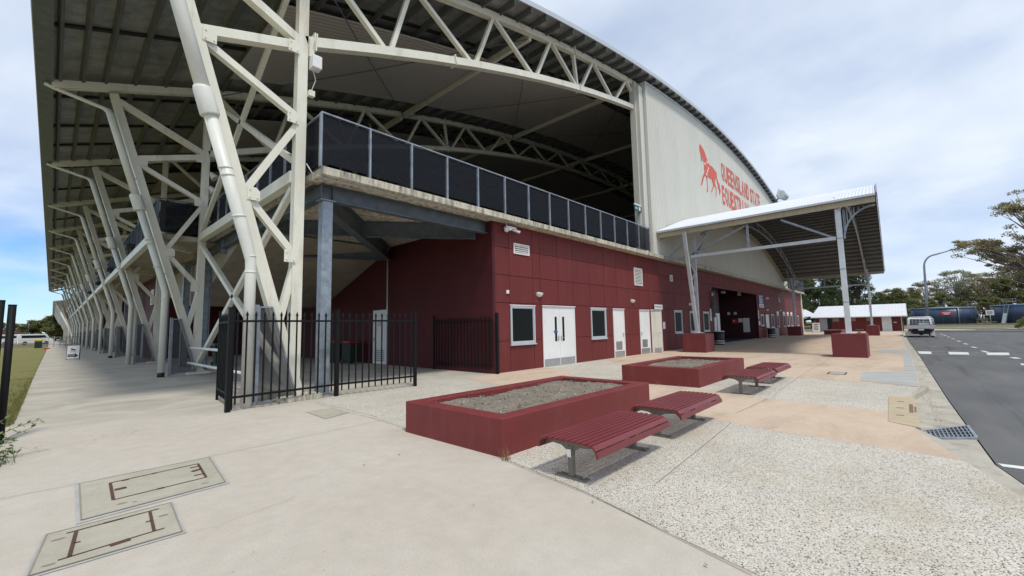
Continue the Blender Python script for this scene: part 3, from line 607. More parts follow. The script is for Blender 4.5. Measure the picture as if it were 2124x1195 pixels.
# eaves beam between the first two frames, slab edge beams, cross bracing
MB().bar((3.94,11.0,5.46), (3.94,20.7,5.46), .22, .30).build('edge_beam', cream, A)
for k in range(1, 11): MB().bar((2.38,10.85+10*k+.15,5.22), (2.38,20.85+10*k-.15,5.22), .2, .3).build('edge_beam', cream, A)
def brace(a, c): MB().bar(a, c, .13, .16).build('cross_brace', cream, A)
brace((3.94,11.1,5.2), (3.94,20.75,.25)); brace((3.94,20.7,5.15), (3.94,11.0,.35)); brace((3.94,20.7,5.75), (3.94,11.0,11.4)); brace((3.94,11.05,5.9), (3.94,20.75,11.4))
for k in range(1, 8): MB().bar((2.5,10.85+10*k+.2,5.1), (3.9,10.85+10*k+1.6,5.1), .12, .12).build('slab_strut', cream, A)
b = MB(); b.tube([(3.6,15.2,1.05), (3.6,19.9,1.05)], .045, 8); b.tube([(3.6,12.2,.48), (3.6,20.2,.48)], .045, 8); b.build('guard_rail', white, A)
lag = MB().tube([(3.94,14.0,5.68), (3.94,16.2,5.68)], .10, 10).build('pipe_lagging', paint('yellow_foam', (.55,.42,.16), .8), A)

# ------------------------------------------------------------------ roof
def zr(x): return 17.32 - .0046*(x-38)**2           # underside of the sheeting
YF, YB, XL, XR = 9.9, 121.5, -.72, 76.6
xs = [XL+(XR-XL)*i/64 for i in range(65)]
b = MB()
for z_, fl in ((0, True), (.09, False)): b.grid([[(x, y, zr(x)+z_) for y in (YF, 30, 60, 90, YB)] for x in xs], flip=fl)
roof = b.build('roof', foil, A)
b = MB(); b.grid([[(x, y, zr(x)+.1) for y in (YF-.02, 60, YB)] for x in xs]); b.build('roof_sheeting', barge, roof)
bg_ = MB()
for x0, x1 in zip(xs, xs[1:]):
    bg_.add([(x0,YF-.06,zr(x0)-.06), (x1,YF-.06,zr(x1)-.06), (x1,YF-.06,zr(x1)+.15), (x0,YF-.06,zr(x0)+.15), (x0,YF-.01,zr(x0)-.06), (x1,YF-.01,zr(x1)-.06), (x1,YF-.01,zr(x1)+.15), (x0,YF-.01,zr(x0)+.15), (x0,YF+.14,zr(x0)+.15), (x1,YF+.14,zr(x1)+.15)],
            [(0,1,2,3), (4,7,6,5), (0,4,5,1), (3,2,9,8)])
bg_.build('barge_cap', barge, roof)
px_list = [-.30, .25, .82, 1.62, 2.5, 3.45, 4.4]+[4.4+.98*i for i in range(1, 73)]
for i, x in enumerate(px_list):
    z = zr(x); b = MB(); s_ = -2*.0046*(x-38); a = math.atan(s_)
    c0 = Vector((x, YF+.02, z-.13)); c1 = Vector((x, YB-.5 if x < 14 else 62, z-.13)); b.bar(c0, c1, .075, .24, up=(-math.sin(a), 0, math.cos(a))); b.build('purlin', purl, roof)
for y in [13.2, 17.2, 22.6, 25.9, 28.6]+[32.6+5*i for i in range(16)]:
    X_ = xs[:18] if y > 40 else xs
    b = MB()
    for x0, x1 in zip(X_, X_[1:]): b.bar((x0, y, zr(x0)-.05), (x1, y, zr(x1)-.05), .14, .07)
    b.build('insulation_strap', blackm, roof)
for y0, y1 in ((13.45, 19.0), (23.6, 29.2), (33.8, 39.2)):
    b = MB(); X_ = [4.3+(71-4.3)*i/50 for i in range(51)]; n = int((y1-y0)/.19)
    rows = []
    for j in range(n+1):
        for dy, dz in ((0,0), (.05,-.05), (.12,-.05), (.17,0)):
            rows.append((y0+j*.19+dy, dz))
    b.grid([[(x, yy, zr(x)-.34+dz) for yy, dz in rows] for x in X_], smooth=False, flip=True); b.build('ribbed_lining', paint('lining_sheet', (.40,.37,.33), .55, .06, .5), roof)
# eaves gutter and soffit
b = MB(); b.box(XL-.12, XL-.10, YF, YB, zr(XL)-.16, zr(XL)+.10); b.box(XL-.10, XL+.16, YF, YB, zr(XL)-.16, zr(XL)-.14); b.box(XL+.14, XL+.16, YF, YB, zr(XL)-.139, zr(XL)-.02)
MB().box(XL-.098, XL+.30, YF+.01, YB, zr(XL)-.175, zr(XL)-.166).build('soffit_lining', galvd, A)
b.box(XL-.125, XL+.165, YF-.02, YF-.001, zr(XL)-.165, zr(XL)+.1); b.build('eaves_gutter', barge, A)
# longitudinal ties under the roof
for x in (13.4, 22.9, 32.5, 42, 51.5):
    b = MB()
    for k in range(4): b.bar((x, 10.98+10*k, zc(x)-.1), (x, 20.72+10*k, zc(x)-.1), .16, .30)
    b.build('roof_tie', cream, A)
def rods(x0, x1, y0, y1):
    b = MB(); d0 = .38
    for a, c in (((x0,y0), (x1,y1)), ((x0,y1), (x1,y0))):
        b.tube([(a[0], a[1], zc(a[0])-d0+.2), ((a[0]+c[0])/2, (a[1]+c[1])/2, zc((a[0]+c[0])/2)-d0), (c[0], c[1], zc(c[0])-d0+.2)], .022, 6)
    b.build('tie_rod', galvd, A)
for x0, x1 in ((4.2,13.4), (13.4,22.9), (22.9,32.5), (32.5,42)): rods(x0, x1, 11, 20.7)
for k in range(1, 4):
    for x in (10.4, 12.2, 17.5, 19.3, 26, 27.8, 34, 35.8):
        y = 10.85+10*k+.5; MB().bar((x, y+1.2, zc(x)-.1), (x-.1, y, zb(x)+.1), .06, .06).build('fly_brace', cream, A)
# gable cladding (real trapezoidal ribs)
def corr(x0, x1, pitch, y, dep, zlo, zhi):
    b = MB(); x = x0; prof = []
    while x < x1-1e-6:
        for dx, dy in ((0,0), (.42*pitch,0), (.55*pitch,-dep), (.87*pitch,-dep)):
            if x+dx <= x1: prof.append((x+dx, y+dy))
        x += pitch
    prof.append((x1, y))
    b.grid([[(px_, py_, zlo), (px_, py_, zhi(px_))] for px_, py_ in prof], smooth=False, flip=True); return b
GX0, GX1 = 23.2, 60.8
g = corr(GX0, GX1, .205, 10.32, .035, 5.582, lambda x: zr(x)-.30)
g.grid([[(x, 10.42, zr(x)-.30), (x, 10.42, 5.582)] for x in (GX0, 30, 38, 46, 54, GX1)], smooth=False, flip=True); gab = g.build('gable_cladding', clad, A)
b = MB(); b.box(GX0-.06, GX0+.01, 10.22, 10.75, 5.585, zr(GX0)-.28); b.box(GX0-.7, GX0-.061, 10.62, 10.95, 5.585, zr(GX0-.7)-.3); b.box(GX0-.62, GX0-.13, 10.40, 10.62, 5.585, 15.6); b.build('gable_corner_flashing', clad, A)
b = MB(); b.box(GX1, GX1+.4, 10.22, 10.75, 5.585, zr(GX1)-.28); b.build('gable_corner_flashing', cream, A)
b = MB()
X_ = [GX0+(GX1-GX0)*i/40 for i in range(41)]
for x0, x1 in zip(X_, X_[1:]): b.bar((x0, 10.26, zr(x0)-.33), (x1, 10.26, zr(x1)-.33), .05, .12)
b.build('gable_top_flashing', greyp, A)
# painted horse and lettering on the gable
H = [(32.39,15.07),(32.54,15.0),(32.75,14.94),(33.06,14.88),(33.31,14.72),(33.55,14.47),(33.85,14.23),(34.09,14.02),(34.37,13.94),(34.85,13.97),(35.26,13.93),(35.49,13.83),(35.8,13.83),(36.0,13.71),(35.98,13.5),(36.01,13.25),(36.27,13.07),(36.62,12.86),(36.64,12.65),(36.78,12.39),(36.64,12.23),(36.47,12.02),(36.39,12.05),(36.39,12.38),(36.11,12.57),(35.99,12.92),(35.8,13.2),(35.62,13.24),(35.5,12.96),(35.36,12.72),(35.52,12.55),(35.7,12.39),(35.61,11.91),(35.47,11.64),(35.29,11.56),(35.38,11.68),(35.48,11.98),(35.52,12.38),(35.24,12.50),(35.12,12.38),(34.73,12.08),(34.54,11.84),(34.29,11.75),(34.38,11.87),(34.55,12.02),(34.92,12.42),(34.78,12.66),(34.67,12.92),(34.28,12.84),(33.71,12.86),(33.56,12.78),(33.58,12.32),(33.56,11.84),(33.50,11.57),(33.24,11.52),(33.36,11.72),(33.41,12.3),(33.34,12.71),(33.19,12.81),(32.98,12.70),(32.72,12.43),(32.50,12.10),(32.24,11.82),(32.01,11.78),(32.18,12.0),(32.42,12.40),(32.77,12.8),(33.08,13.11),(32.94,13.23),(32.99,13.52),(32.94,13.86),(32.85,14.15),(32.72,14.03),(32.63,13.77),(32.45,13.7),(32.44,13.91),(32.36,14.24),(32.27,14.56),(32.25,14.87)]
YS = 10.272
from mathutils.geometry import tessellate_polygon
b = MB(); tri = tessellate_polygon([[Vector((x, z, 0)) for x, z in H]]); b.add([(x, YS, z) for x, z in H], [tuple(t) for t in tri]); horse = b.build('horse_emblem', orange, gab)
b = MB()
for x, z in [(33.22,13.74),(33.75,14.01),(33.95,13.56),(33.71,13.28),(33.48,12.98)]:
    P = [(x+(.19 if i % 2 == 0 else .08)*math.sin(i*math.pi/5), YS-.004, z+(.17 if i % 2 == 0 else .07)*math.cos(i*math.pi/5)) for i in range(10)]
    b.add([(x, YS-.004, z)]+P, [(0, i+1, (i+1) % 10+1) for i in range(10)])
b.build('star', white, gab)
def wall_letters(word, x0, x1, z0, h):
    cw = (x1-x0)/len(word)
    for i, ch in enumerate(word):
        if ch == ' ': continue
        wd = cw*(.84 if ch not in 'I' else .30)
        text_mesh(ch, 'letter', orange, gab, (x0+i*cw+(cw-wd)/2, YS, z0), wd, h)
wall_letters('QUEENSLAND', 37.2, 45.95, 13.45, 1.6); wall_letters('STATE', 46.35, 50.3, 13.45, 1.5)
wall_letters('EQUESTRIAN', 37.05, 45.45, 11.42, 1.62); wall_letters('CENTRE', 45.85, 50.6, 11.42, 1.5)
# arena interior: dark walls added to keep the depth black; red rooms under the stand
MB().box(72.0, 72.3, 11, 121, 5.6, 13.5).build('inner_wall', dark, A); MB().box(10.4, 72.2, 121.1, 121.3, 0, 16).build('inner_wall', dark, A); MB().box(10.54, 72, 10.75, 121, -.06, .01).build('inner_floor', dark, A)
MB().box(28, 71.9, 30, 30.3, 5.6, 13.5).build('inner_wall', dark, A)  # another added dark wall, closing off the deep interior
b = MB(); b.box(10.4, 10.53, 40.01, 120.9, 0, 5.29); b.build('inner_wall', red_shaded, A)
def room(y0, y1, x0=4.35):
    b = MB(); b.box(x0, 10.39, y0, y1, 0, 5.29); r_ = b.build('room', red_shaded, A)
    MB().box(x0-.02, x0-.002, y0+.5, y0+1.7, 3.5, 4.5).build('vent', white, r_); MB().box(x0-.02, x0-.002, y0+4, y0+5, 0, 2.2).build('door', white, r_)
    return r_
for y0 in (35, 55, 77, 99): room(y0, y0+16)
# louvred white door in the side wall, behind the fence
sd_ = MB().box(10.34, 10.399, 17.35, 18.55, .02, 2.5).build('side_door', white, A)
lv = MB()
for k in range(6): lv.box(10.325, 10.339, 17.5, 18.4, .15+k*.09, .20+k*.09)
lv.build('louvre', kick, sd_); MB().box(10.33, 10.338, 17.8, 18.1, 1.75, 1.95).build('door_sign', greyp, sd_); MB().box(10.31, 10.339, 18.38, 18.45, 1.05, 1.25).build('handle', kick, sd_)

# second arena beyond, lower
B2 = thing('far_arena', (3, 130, 0), 'second cream framed arena far off beyond the row of steel frames', 'building')
b = MB(); P2 = [(-.2,8.6), (3,9.2), (10,10.3), (30,12.3), (30,12.45), (10,10.45), (3,9.35), (-.2,8.75)]
b.prism_y(P2, 127, 260); b.build('roof', roofw, B2)
for k in range(13):
    y = 129+10*k; m_ = MB(); m_.bar((3.4,y,0), (3.4,y,9.1), .3, .3, up=(0,1,0)); m_.bar((3.3,y,0), (.8,y,8.6), .3, .3, up=(0,1,0)); m_.bar((-.1,y,8.45), (4,y,9.15), .25, .25); m_.tube([(2.4,y-.7,0), (2.4,y-.7,3), (.3,y-.7,8.3)], .14, 8); m_.build('frame', cream, B2)
MB().box(5, 30, 127.5, 258, 0, 8.9).build('wall', red, B2)

# ================================================================== ENTRANCE CANOPY
K = thing('entrance_canopy', (23.8, .62, 0), 'curved white roofed entrance canopy on galvanised lattice legs beside the gable', 'canopy')
sk = .018; CX0, CX1, CH = 23.8, 59.5, 17.85
def ct(x): return -.25*(x-CX0)/(CX1-CX0)
def cz(x): return 7.0 + 3.4*(1-((x-(CX0+CX1)/2)/CH)**2) + ct(x)
def cyf(x, y): return min(y + sk*(x-CX0), 10.27)
b = MB(); NX = 60; rows = []; y = .5; pitch = .125
while y < 10.27:
    for dy, dz in ((0,0), (.03,.022), (.0625,.022), (.0925,0)): rows.append((y+dy, dz))
    y += pitch
xs2 = [CX0+(CX1-CX0)*i/NX for i in range(NX+1)]
b.grid([[(x, cyf(x, yy), cz(x)+dz) for yy, dz in rows] for x in xs2], smooth=False); kr = b.build('canopy_roof', roofw, K)
b = MB(); b.grid([[(x, cyf(x, yy), cz(x)-.02) for yy in (.5, 3, 6, 9, 10.27)] for x in xs2], smooth=True, flip=True); b.build('canopy_lining', purl, kr)
for i in range(1, 36):
    x = CX0+i*.99; z = cz(x); MB().bar((x, cyf(x,.55), z-.10), (x, cyf(x,10.2), z-.10), .06, .14).build('batten', purl, kr)
fasc = paint('tan_fascia', (.46,.40,.28), .55, .1, 2, 12, dirt=((.2,.16,.1), .4))          # edge beams and gutter along both eaves
for x in (CX0+.12, CX1-.12): MB().bar((x, cyf(x,.52), 6.83+ct(x)), (x, cyf(x,10.2), 6.75+ct(x)), .10, .26).build('eaves_beam', fasc, K)
for x in (CX0-.03, CX1+.03): MB().bar((x, cyf(x,.5), 7.0+ct(x)), (x, cyf(x,10.2), 6.93+ct(x)), .09, .09).build('gutter', barge, K)
b = MB()
for x0, x1 in zip(xs2, xs2[1:]): b.bar((x0, cyf(x0,.46), cz(x0)-.03), (x1, cyf(x1,.46), cz(x1)-.03), .05, .2)
b.build('barge_trim', galv, K)
b = MB()
for x0, x1 in zip(xs2, xs2[1:]): b.bar((x0, 10.22, cz(x0)-.32), (x1, 10.22, cz(x1)-.32), .05, .55)
b.build('wall_flashing', fasc, K)
def truss(yy):
    t_ = MB(); X_ = [CX0+.6+(CX1-CX0-1.2)*i/28 for i in range(29)]; pt = lambda x, o: Vector((x, cyf(x, yy), cz(x)-o))
    for x0, x1 in zip(X_, X_[1:]): t_.bar(pt(x0,.24), pt(x1,.24), .10, .10)
    for x0, x1 in zip(X_[1:-1], X_[2:-1]): t_.bar(pt(x0,.85), pt(x1,.85), .10, .10)
    t = t_.build('arch_truss', galv, K)
    w_ = MB()
    for i in range(1, 27): w_.bar(pt(X_[i], .28 if i % 2 else .81), pt(X_[i+1], .81 if i % 2 else .28), .055, .055)
    w_.build('lattice', galv, t); return t
truss(2.0); truss(8.35)
palegalv = paint('pale_galvanised', (.52,.55,.57), .4, .12, 3, 20, metal=.2)
def legs(xb, yy, sgn):
    y = yy; x = xb
    L1 = MB(); L1.bar((x, y, 1.05), (x+sgn*.08, y, cz(x)-.85), .14, .17, up=(0,1,0)); l = L1.build('column', palegalv, K)
    MB().bar((x-sgn*.16, y, 1.05), (x-sgn*1.35, y, 6.62), .14, .17, up=(0,1,0)).build('raking_leg', palegalv, l)
    wb_ = MB(); n = 7
    for i in range(n):
        z0 = 1.4+i*.62; z1 = z0+.62; xa = x+sgn*.02; f0 = (z0-1.05)/5.57; f1 = (z1-1.05)/5.57
        wb_.bar((xa, y, z0), (x-sgn*.16-sgn*1.19*f1, y, z1), .06, .06) if i % 2 else wb_.bar((x-sgn*.16-sgn*1.19*f0, y, z0), (xa, y, z1), .06, .06)
    wb_.build('lacing', palegalv, l)
    MB().box(x-.42, x+.3, y-.22, y+.22, 1.052, 1.075).build('base_plate', white, l)
    MB().bar((x, y, 5.2), (x+sgn*2.6, y, cz(x+sgn*2.6)-.85), .08, .10, up=(0,1,0)).build('knee_brace', galv, l)
legs(24.85, 8.6, 1); legs(57.6, 9.2, -1); legs(56.9, 2.45, -1)
L1 = MB(); L1.bar((24.3,1.86,1.0), (24.2,1.86,6.7), .22, .20, up=(0,1,0)); l = L1.build('column', paint('column_cladding', (.66,.69,.71), .4, .10, 3, 20, metal=.2), K)      # boxed in
MB().bar((24.55,1.86,1.0), (24.9,2.0,7.4), .13, .13, up=(0,1,0)).build('raking_leg', galv, l)
b = MB(); b.box(23.95,24.7,1.6,2.15,1.002,1.03); b.build('base_plate', white, l)
for z in (2.4, 3.9, 5.3): MB().bar((24.30-.0175*(z-1),1.86,z), (24.30-.0175*(z-1),1.86,z+.035), .235, .215, up=(0,1,0)).build('splice_band', galv, l)
for xx, ya, yb in ((24.15, 2.0, 8.6), (58.2, 2.6, 9.2)):
    b = MB(); b.bar((xx, ya, 5.35), (xx, yb, 5.33), .12, .15); t = b.build('tie_beam', palegalv, K)
    MB().bar((xx, (ya+yb)/2+.3, 5.4), (xx, (ya+yb)/2+.3, 6.65+ct(xx)), .10, .10).build('hanger', galv, t)
    for (y0_, z0_, y1_, z1_) in ((ya+.1,5.4,ya+2.1,6.6), (yb-.1,5.4,yb-2.9,6.6), (yb-.1,5.3,yb-1.1,6.6), (yb,5.35,yb+1.4,5.3), (yb+.1,6.3,yb+1.3,5.4)): MB().bar((xx,y0_,z0_), (xx,y1_,z1_+ct(xx)), .08, .09).build('knee_brace', galv, t)
b = MB()                                                            # curved spandrel bracket by the front column
for i in range(9):
    a0 = R(10*i); a1 = R(10*(i+1)); b.bar((24.3, 1.7-1.15*(1-math.cos(a0)), 5.3+1.35*math.sin(a0)), (24.3, 1.7-1.15*(1-math.cos(a1)), 5.3+1.35*math.sin(a1)), .07, .07, up=(1,0,0))
    if i > 0: b.bar((24.3, 1.7-1.15*(1-math.cos(a0)), 5.3+1.35*math.sin(a0)), (24.3, 1.7-1.15*(1-math.cos(a0)), 6.7), .035, .035, up=(1,0,0))
b.build('curved_bracket', galv, K)

def plinth(x0, x1, y0, y1, label, h=1.02):
    b = MB(); b.box(x0, x1, y0, y1, 0, h); o = b.build('plinth', red_pl2, None, origin=((x0+x1)/2, (y0+y1)/2, 0), bevel=.02); return tag(o, label, 'plinth', 'red plinths under the canopy legs')
red_pl2 = paint('red_plinth_paint', (.155, .022, .024), .55, .14, 1.2, 12, .12, streak=True, dirt=((.25,.09,.07), .3))
plinth(24.0, 25.4, 7.95, 9.2, 'dark red block under the lattice leg beside the facade windows')
plinth(23.3, 24.8, 1.22, 2.42, 'large red block nearest the road under the pale boxed canopy column')
plinth(56.6, 58.0, 8.5, 9.8, 'small far red block under the canopy leg by the end of the facade')
plinth(56.2, 57.5, 1.9, 2.95, 'small far red block in front of the white roofed shed')

# ================================================================== PLANTERS AND BENCHES
def planter(x0, x1, y0, y1, h, label, cap=.24):
    t = thing('planter', ((x0+x1)/2, (y0+y1)/2, 0), label, 'planter', 'red rendered planters')
    b = MB()
    b.add([(x,y,z) for z in (0,h) for x,y in ((x0,y0),(x1,y0),(x1,y1),(x0,y1))] + [(x,y,h) for x,y in ((x0+cap,y0+cap),(x1-cap,y0+cap),(x1-cap,y1-cap),(x0+cap,y1-cap))] + [(x,y,h-.2) for x,y in ((x0+cap,y0+cap),(x1-cap,y0+cap),(x1-cap,y1-cap),(x0+cap,y1-cap))],
          [(0,1,5,4),(1,2,6,5),(2,3,7,6),(3,0,4,7),(4,5,9,8),(5,6,10,9),(6,7,11,10),(7,4,8,11),(8,9,13,12),(9,10,14,13),(10,11,15,14),(11,8,12,15)])
    b.build('wall', redpl, t, bevel=.014)
    nx, ny = int((x1-x0-2*cap)/.045), int((y1-y0-2*cap)/.045); P = []
    for i in range(nx+1):
        r_ = []
        for j in range(ny+1):
            x = x0+cap+(x1-x0-2*cap)*i/nx; y = y0+cap+(y1-y0-2*cap)*j/ny; e = min(i, nx-i, j, ny-j)
            r_.append((x, y, h-.07+.02*math.sin(x*2.1+y)+.012*math.sin(5*x-4*y)+random.uniform(-.012,.012) - (.02 if e == 0 else 0)))
        P.append(r_)
    s_ = MB().grid(P, flip=True).build('soil', soil, t)
    ck_ = MB(); random.seed(11)
    for i in range(int((x1-x0)*(y1-y0)*170)):
        x = random.uniform(x0+cap+.03, x1-cap-.03); y = random.uniform(y0+cap+.03, y1-cap-.03); r_ = random.choice((.006,.008,.010,.016,.02)); z = h-.055+.02*math.sin(x*2.1+y)
        p = [Vector((random.uniform(-1,1), random.uniform(-1,1), random.uniform(-.6,1)))*r_ + Vector((x,y,z)) for _ in range(4)]
        ck_.add(p, [(0,1,2),(0,2,3),(0,3,1),(1,3,2)])
    cm = leaf_mat('bark_chips', (.10,.085,.065), (.22,.19,.16), (.42,.39,.34), 0); ck_.build('bark_chips', cm, t)
    return t
planter(3.83, 7.95, 3.74, 5.85, .47, 'nearest low red planter filled with grey soil, beside the two front benches')
planter(10.95, 15.0, 3.84, 5.95, .47, 'second low red planter of bare soil, farther towards the canopy leg')
planter(60.5, 66.5, 5.3, 6.9, .5, 'far low red planter in front of the white roofed shed')
def make_bench(L=1.74):
    t = thing('slatted_bench', (0,0,0), 'x', 'bench', 'backless dark red slatted benches', local=True)
    sw_ = .047; n = 9
    prof = [(-.305+i*.0705, .425) for i in range(n)]
    for i, (y, z) in enumerate(prof):
        z2 = z - .006*((y+.03)/.3)**2
        b = MB(); b.box(-L/2, L/2, y-sw_/2, y+sw_/2, z2-.03, z2); b.build('slat', redtop, t, bevel=.005)
    for s_ in (-1, 1):                                     # the rolled edges
        for (dy, dz, ang) in ((.052, -.030, 48), (.085, -.088, 78)):
            y = s_*(.305)+s_*dy if s_ < 0 else prof[-1][0]+dy; b = MB(); a = R(ang)*s_
            c0 = Vector((-L/2, y, .425+dz-.014)); c1 = Vector((L/2, y, .425+dz-.014)); b.bar(c0, c1, .062, .028, up=(0, math.sin(a), math.cos(a))); b.build('slat', redtop, t, bevel=.005)
    for x in (-L/2+.13, L/2-.22):
        b = MB(); b.box(x-.028, x+.028, -.032, .032, .02, .33); lg = b.build('leg', bench_leg, t, bevel=.008)
        MB().box(x-.055, x+.055, -.19, .19, 0, .022).build('foot_plate', bench_leg, lg, bevel=.006)
        b = MB()
        for yy in (-.15, .15): b.tube([(x, yy, .022), (x, yy, .04)], .012, 6)
        b.build('bolt', kick, lg)
        b = MB(); b.prism_x([(-.36,.30),(-.385,.375),(-.30,.372),(0,.388),(.26,.372),(.335,.365),(.335,.30),(.27,.338),(.12,.325),(.05,.285),(-.05,.285),(-.12,.325),(-.27,.342),(-.33,.30)][::-1], x-.015, x+.015); b.build('seat_bracket', bench_leg, lg)
    return t
bench = make_bench()
def put_bench(o, x, y, label, first=False, rz=0):
    o2 = o if first else copy_tree(o); o2.location = (x, y, 0); o2.rotation_euler.z = rz; o2['label'] = label; return o2
put_bench(bench, 4.55, 2.70, 'front dark red slatted bench with a white sticker on its leg, by the nearest planter', True)
for x, y, lb in ((6.73, 2.72, 'second dark red slatted bench, beside the right end of the nearest planter'), (11.27, 2.80, 'third dark red slatted bench, beside the second planter'), (13.42, 2.86, 'farthest of the four dark red slatted benches near the planters'),
                 (69.5, 4.3, 'tiny far bench beside the far planter in front of the shed')): put_bench(bench, x, y, lb)
st = MB().box(4.55-.74-.0375, 4.55-.74-.0355, 2.68, 2.73, .22, .30); o = st.build('sticker', white, None, origin=(3.75,2.7,.26)); tag(o, 'small white sticker on the leg of the front bench', 'sticker')

# ================================================================== SECURITY FENCE
def fence_panel(name, p0, p1, n, label, cat='fence', h=1.98, posts=(True, True), zr0=.28, post_h=2.1, group=None, pw=.075):
    p0 = Vector((*p0,0)); p1 = Vector((*p1,0)); t = thing(name, p0, label, cat, group)
    d = (p1-p0).normalized(); Lh = (p1-p0).length
    for i, (on, q) in enumerate(zip(posts, (p0, p1))):
        if on:
            b = MB(); b.bar(q, q+Vector((0,0,post_h)), pw, pw, up=d); b.bar(q+Vector((0,0,post_h)), q+Vector((0,0,post_h+.015)), pw+.012, pw+.012, up=d); b.build('post', black, t)
    for z in (zr0, 1.83): MB().bar(p0+Vector((0,0,z))+d*pw/2, p1+Vector((0,0,z))-d*pw/2, .04, .045).build('rail', black, t)
    for i in range(n):
        q = p0+d*(Lh*(i+.75)/(n+.5)); b = MB(); b.bar(q+Vector((0,0,.13)), q+Vector((0,0,h-.03)), .027, .027, up=d)
        c_ = q+Vector((0,0,h-.03)); e = d*.026; f_ = Vector((-d.y,d.x,0))*.022; tip = c_+Vector((0,0,.10))
        b.add([c_-e-f_, c_+e-f_, c_+e+f_, c_-e+f_, c_+Vector((0,0,.03))-e*1.2, tip, c_+Vector((0,0,.03))+e*1.2], [(0,1,2,3), (0,1,5), (1,2,5), (2,3,5), (3,0,5)])
        b.build('picket', black, t)
    return t
fence_panel('security_fence', (4.80,10.33), (6.97,10.18), 12, 'black steel picket fence panel running right from the galvanised post', posts=(False, True))
fence_panel('security_fence', (2.48,10.14), (4.80,10.33), 13, 'black steel picket fence panel in front of the big cream leaning leg', posts=(True, True), pw=.085)
t = fence_panel('open_gate', (2.60,10.4), (2.76,12.2), 9, 'black steel gate leaf standing open behind the left fence post', 'gate', posts=(True, True), pw=.05)
t = fence_panel('open_gate', (10.33,10.5), (10.30,13.75), 17, 'black steel gate leaf folded back against the dark red side wall', 'gate', h=1.93, posts=(False, True), pw=.05)
MB().bar((10.3,10.56,.3), (10.3,10.56,1.83), .05, .05).build('stile', black, t)
g_ = MB(); g_.bar((10.41,10.33,0), (10.41,10.33,2.1), .09, .09, up=(0,1,0)); o = g_.build('gate_post', black, None, origin=(10.41,10.33,0)); tag(o, 'black square gate post at the corner of the red facade', 'post')
b = MB(); b.tube([(-.565,10.0,0), (-.555,10.0,2.14)], .052, 14); b.tube([(-.555,10.0,2.14), (-.555,10.0,2.155)], .055, 14); o = b.build('fence_post', black, None, origin=(-.62,10,0)); tag(o, 'taller black round post at the left edge of the picture', 'post')
b = MB(); b.tube([(-.445,10.1,0), (-.435,10.1,2.08)], .045, 14); b.tube([(-.435,10.1,2.08), (-.435,10.1,2.095)], .048, 14); o = b.build('fence_post', black, None, origin=(-.47,10.1,0)); tag(o, 'shorter black round post just right of the taller one at the left edge', 'post')

# ================================================================== PIT COVERS, GRATES, INLET
fillm = concrete('grey_mortar', (.37,.365,.34), (.45,.44,.41), .08, 3, .2)
covm = concrete('yellowed_cover_concrete', (.38,.355,.28), (.44,.41,.33), .10, 1.2, .3, stain=((.30,.28,.20), .5, (1,1,1), 3))
def pit(name, C_, F, lines, spots, label):
    """C_ outer corners; F maps the cover's own 0-1 square to the ground"""
    t = thing(name, (*C_[0], 0), label, 'pit cover', 'concrete pit covers set in the paving')
    def U(u, v, z=0): a = Vector(C_[0])*(1-u)*(1-v)+Vector(C_[1])*u*(1-v)+Vector(C_[2])*u*v+Vector(C_[3])*(1-u)*v; return (a.x, a.y, z)
    MB().add([U(-.03,-.05,.005), U(1.03,-.05,.005), U(1.03,1.05,.005), U(-.03,1.05,.005)], [(0,1,2,3)]).build('mortar_surround', fillm, t)
    MB().add([U(0,0,.0095), U(1,0,.0095), U(1,1,.0095), U(0,1,.0095)], [(0,1,2,3)]).build('cover_slab', covm, t)
    b = MB()
    for (u0, v0, u1, v1, wd) in lines:
        a = Vector(U(u0, v0, .0135)); c = Vector(U(u1, v1, .0135)); b.bar(a, c, wd, .004)
    b.build('rusty_frame', rust, t)
    b = MB()
    for (u, v, s_) in spots:
        c_ = Vector(U(u, v, .0125)); n = 10; b.add([c_+Vector((math.cos(2*math.pi*k/n)*s_, math.sin(2*math.pi*k/n)*s_*.5, 0)) for k in range(n)], [tuple(range(n))])
    b.build('lifting_hole', jm, t)
    b = MB()
    for a, c in (((0,0),(1,0)), ((1,0),(1,1)), ((1,1),(0,1)), ((0,1),(0,0))): b.bar(Vector(U(*a,.0115)), Vector(U(*c,.0115)), .012, .003)
    b.build('edge_gap', jm, t); return t
pit('pit_cover', [(.26,5.36),(1.345,5.46),(1.455,6.69),(.29,6.66)], None,
    [(.20,.28,.20,.80,.026), (.88,.28,.88,.82,.022), (.20,.80,.88,.82,.010), (.20,.28,.88,.28,.010), (.22,.55,.30,.55,.06), (.80,.42,.88,.42,.02), (.80,.58,.88,.60,.05), (.80,.72,.88,.72,.02), (.50,.81,.54,.81,.03), (.50,.28,.55,.28,.03), (.28,.79,.33,.79,.03)],
    [(.25,.14,.04), (.85,.12,.035), (.33,.10,.02)], 'farther concrete pit cover with rusty frame and bolts in the foreground paving')
pit('pit_cover', [(-.02,4.42),(.80,4.41),(.85,5.22),(.06,5.20)], None,
    [(.22,.16,.22,.86,.024), (.80,.22,.80,.86,.022), (.15,.16,.88,.22,.010), (.15,.86,.88,.88,.010), (.48,.16,.62,.18,.05), (.42,.87,.58,.87,.022), (.22,.5,.27,.5,.014), (.75,.55,.80,.55,.014)],
    [(.10,.12,.035), (.10,.75,.04), (.90,.62,.035)], 'nearest concrete pit cover with H shaped rusty frame, at the bottom left')
o = MB().add([(3.45,7.85,.008),(4.02,8.05,.008),(4.05,8.8,.008),(3.5,8.85,.008)], [(0,1,2,3)]).build('pit_cover', covm, None, origin=(3.7,8.3,0)); tag(o, 'small faint square cover in the concrete in front of the fence', 'pit cover')
t = thing('access_cover', (16.2,1.6,0), 'small rectangular access cover with a dark steel rim in the pink paving', 'cover')
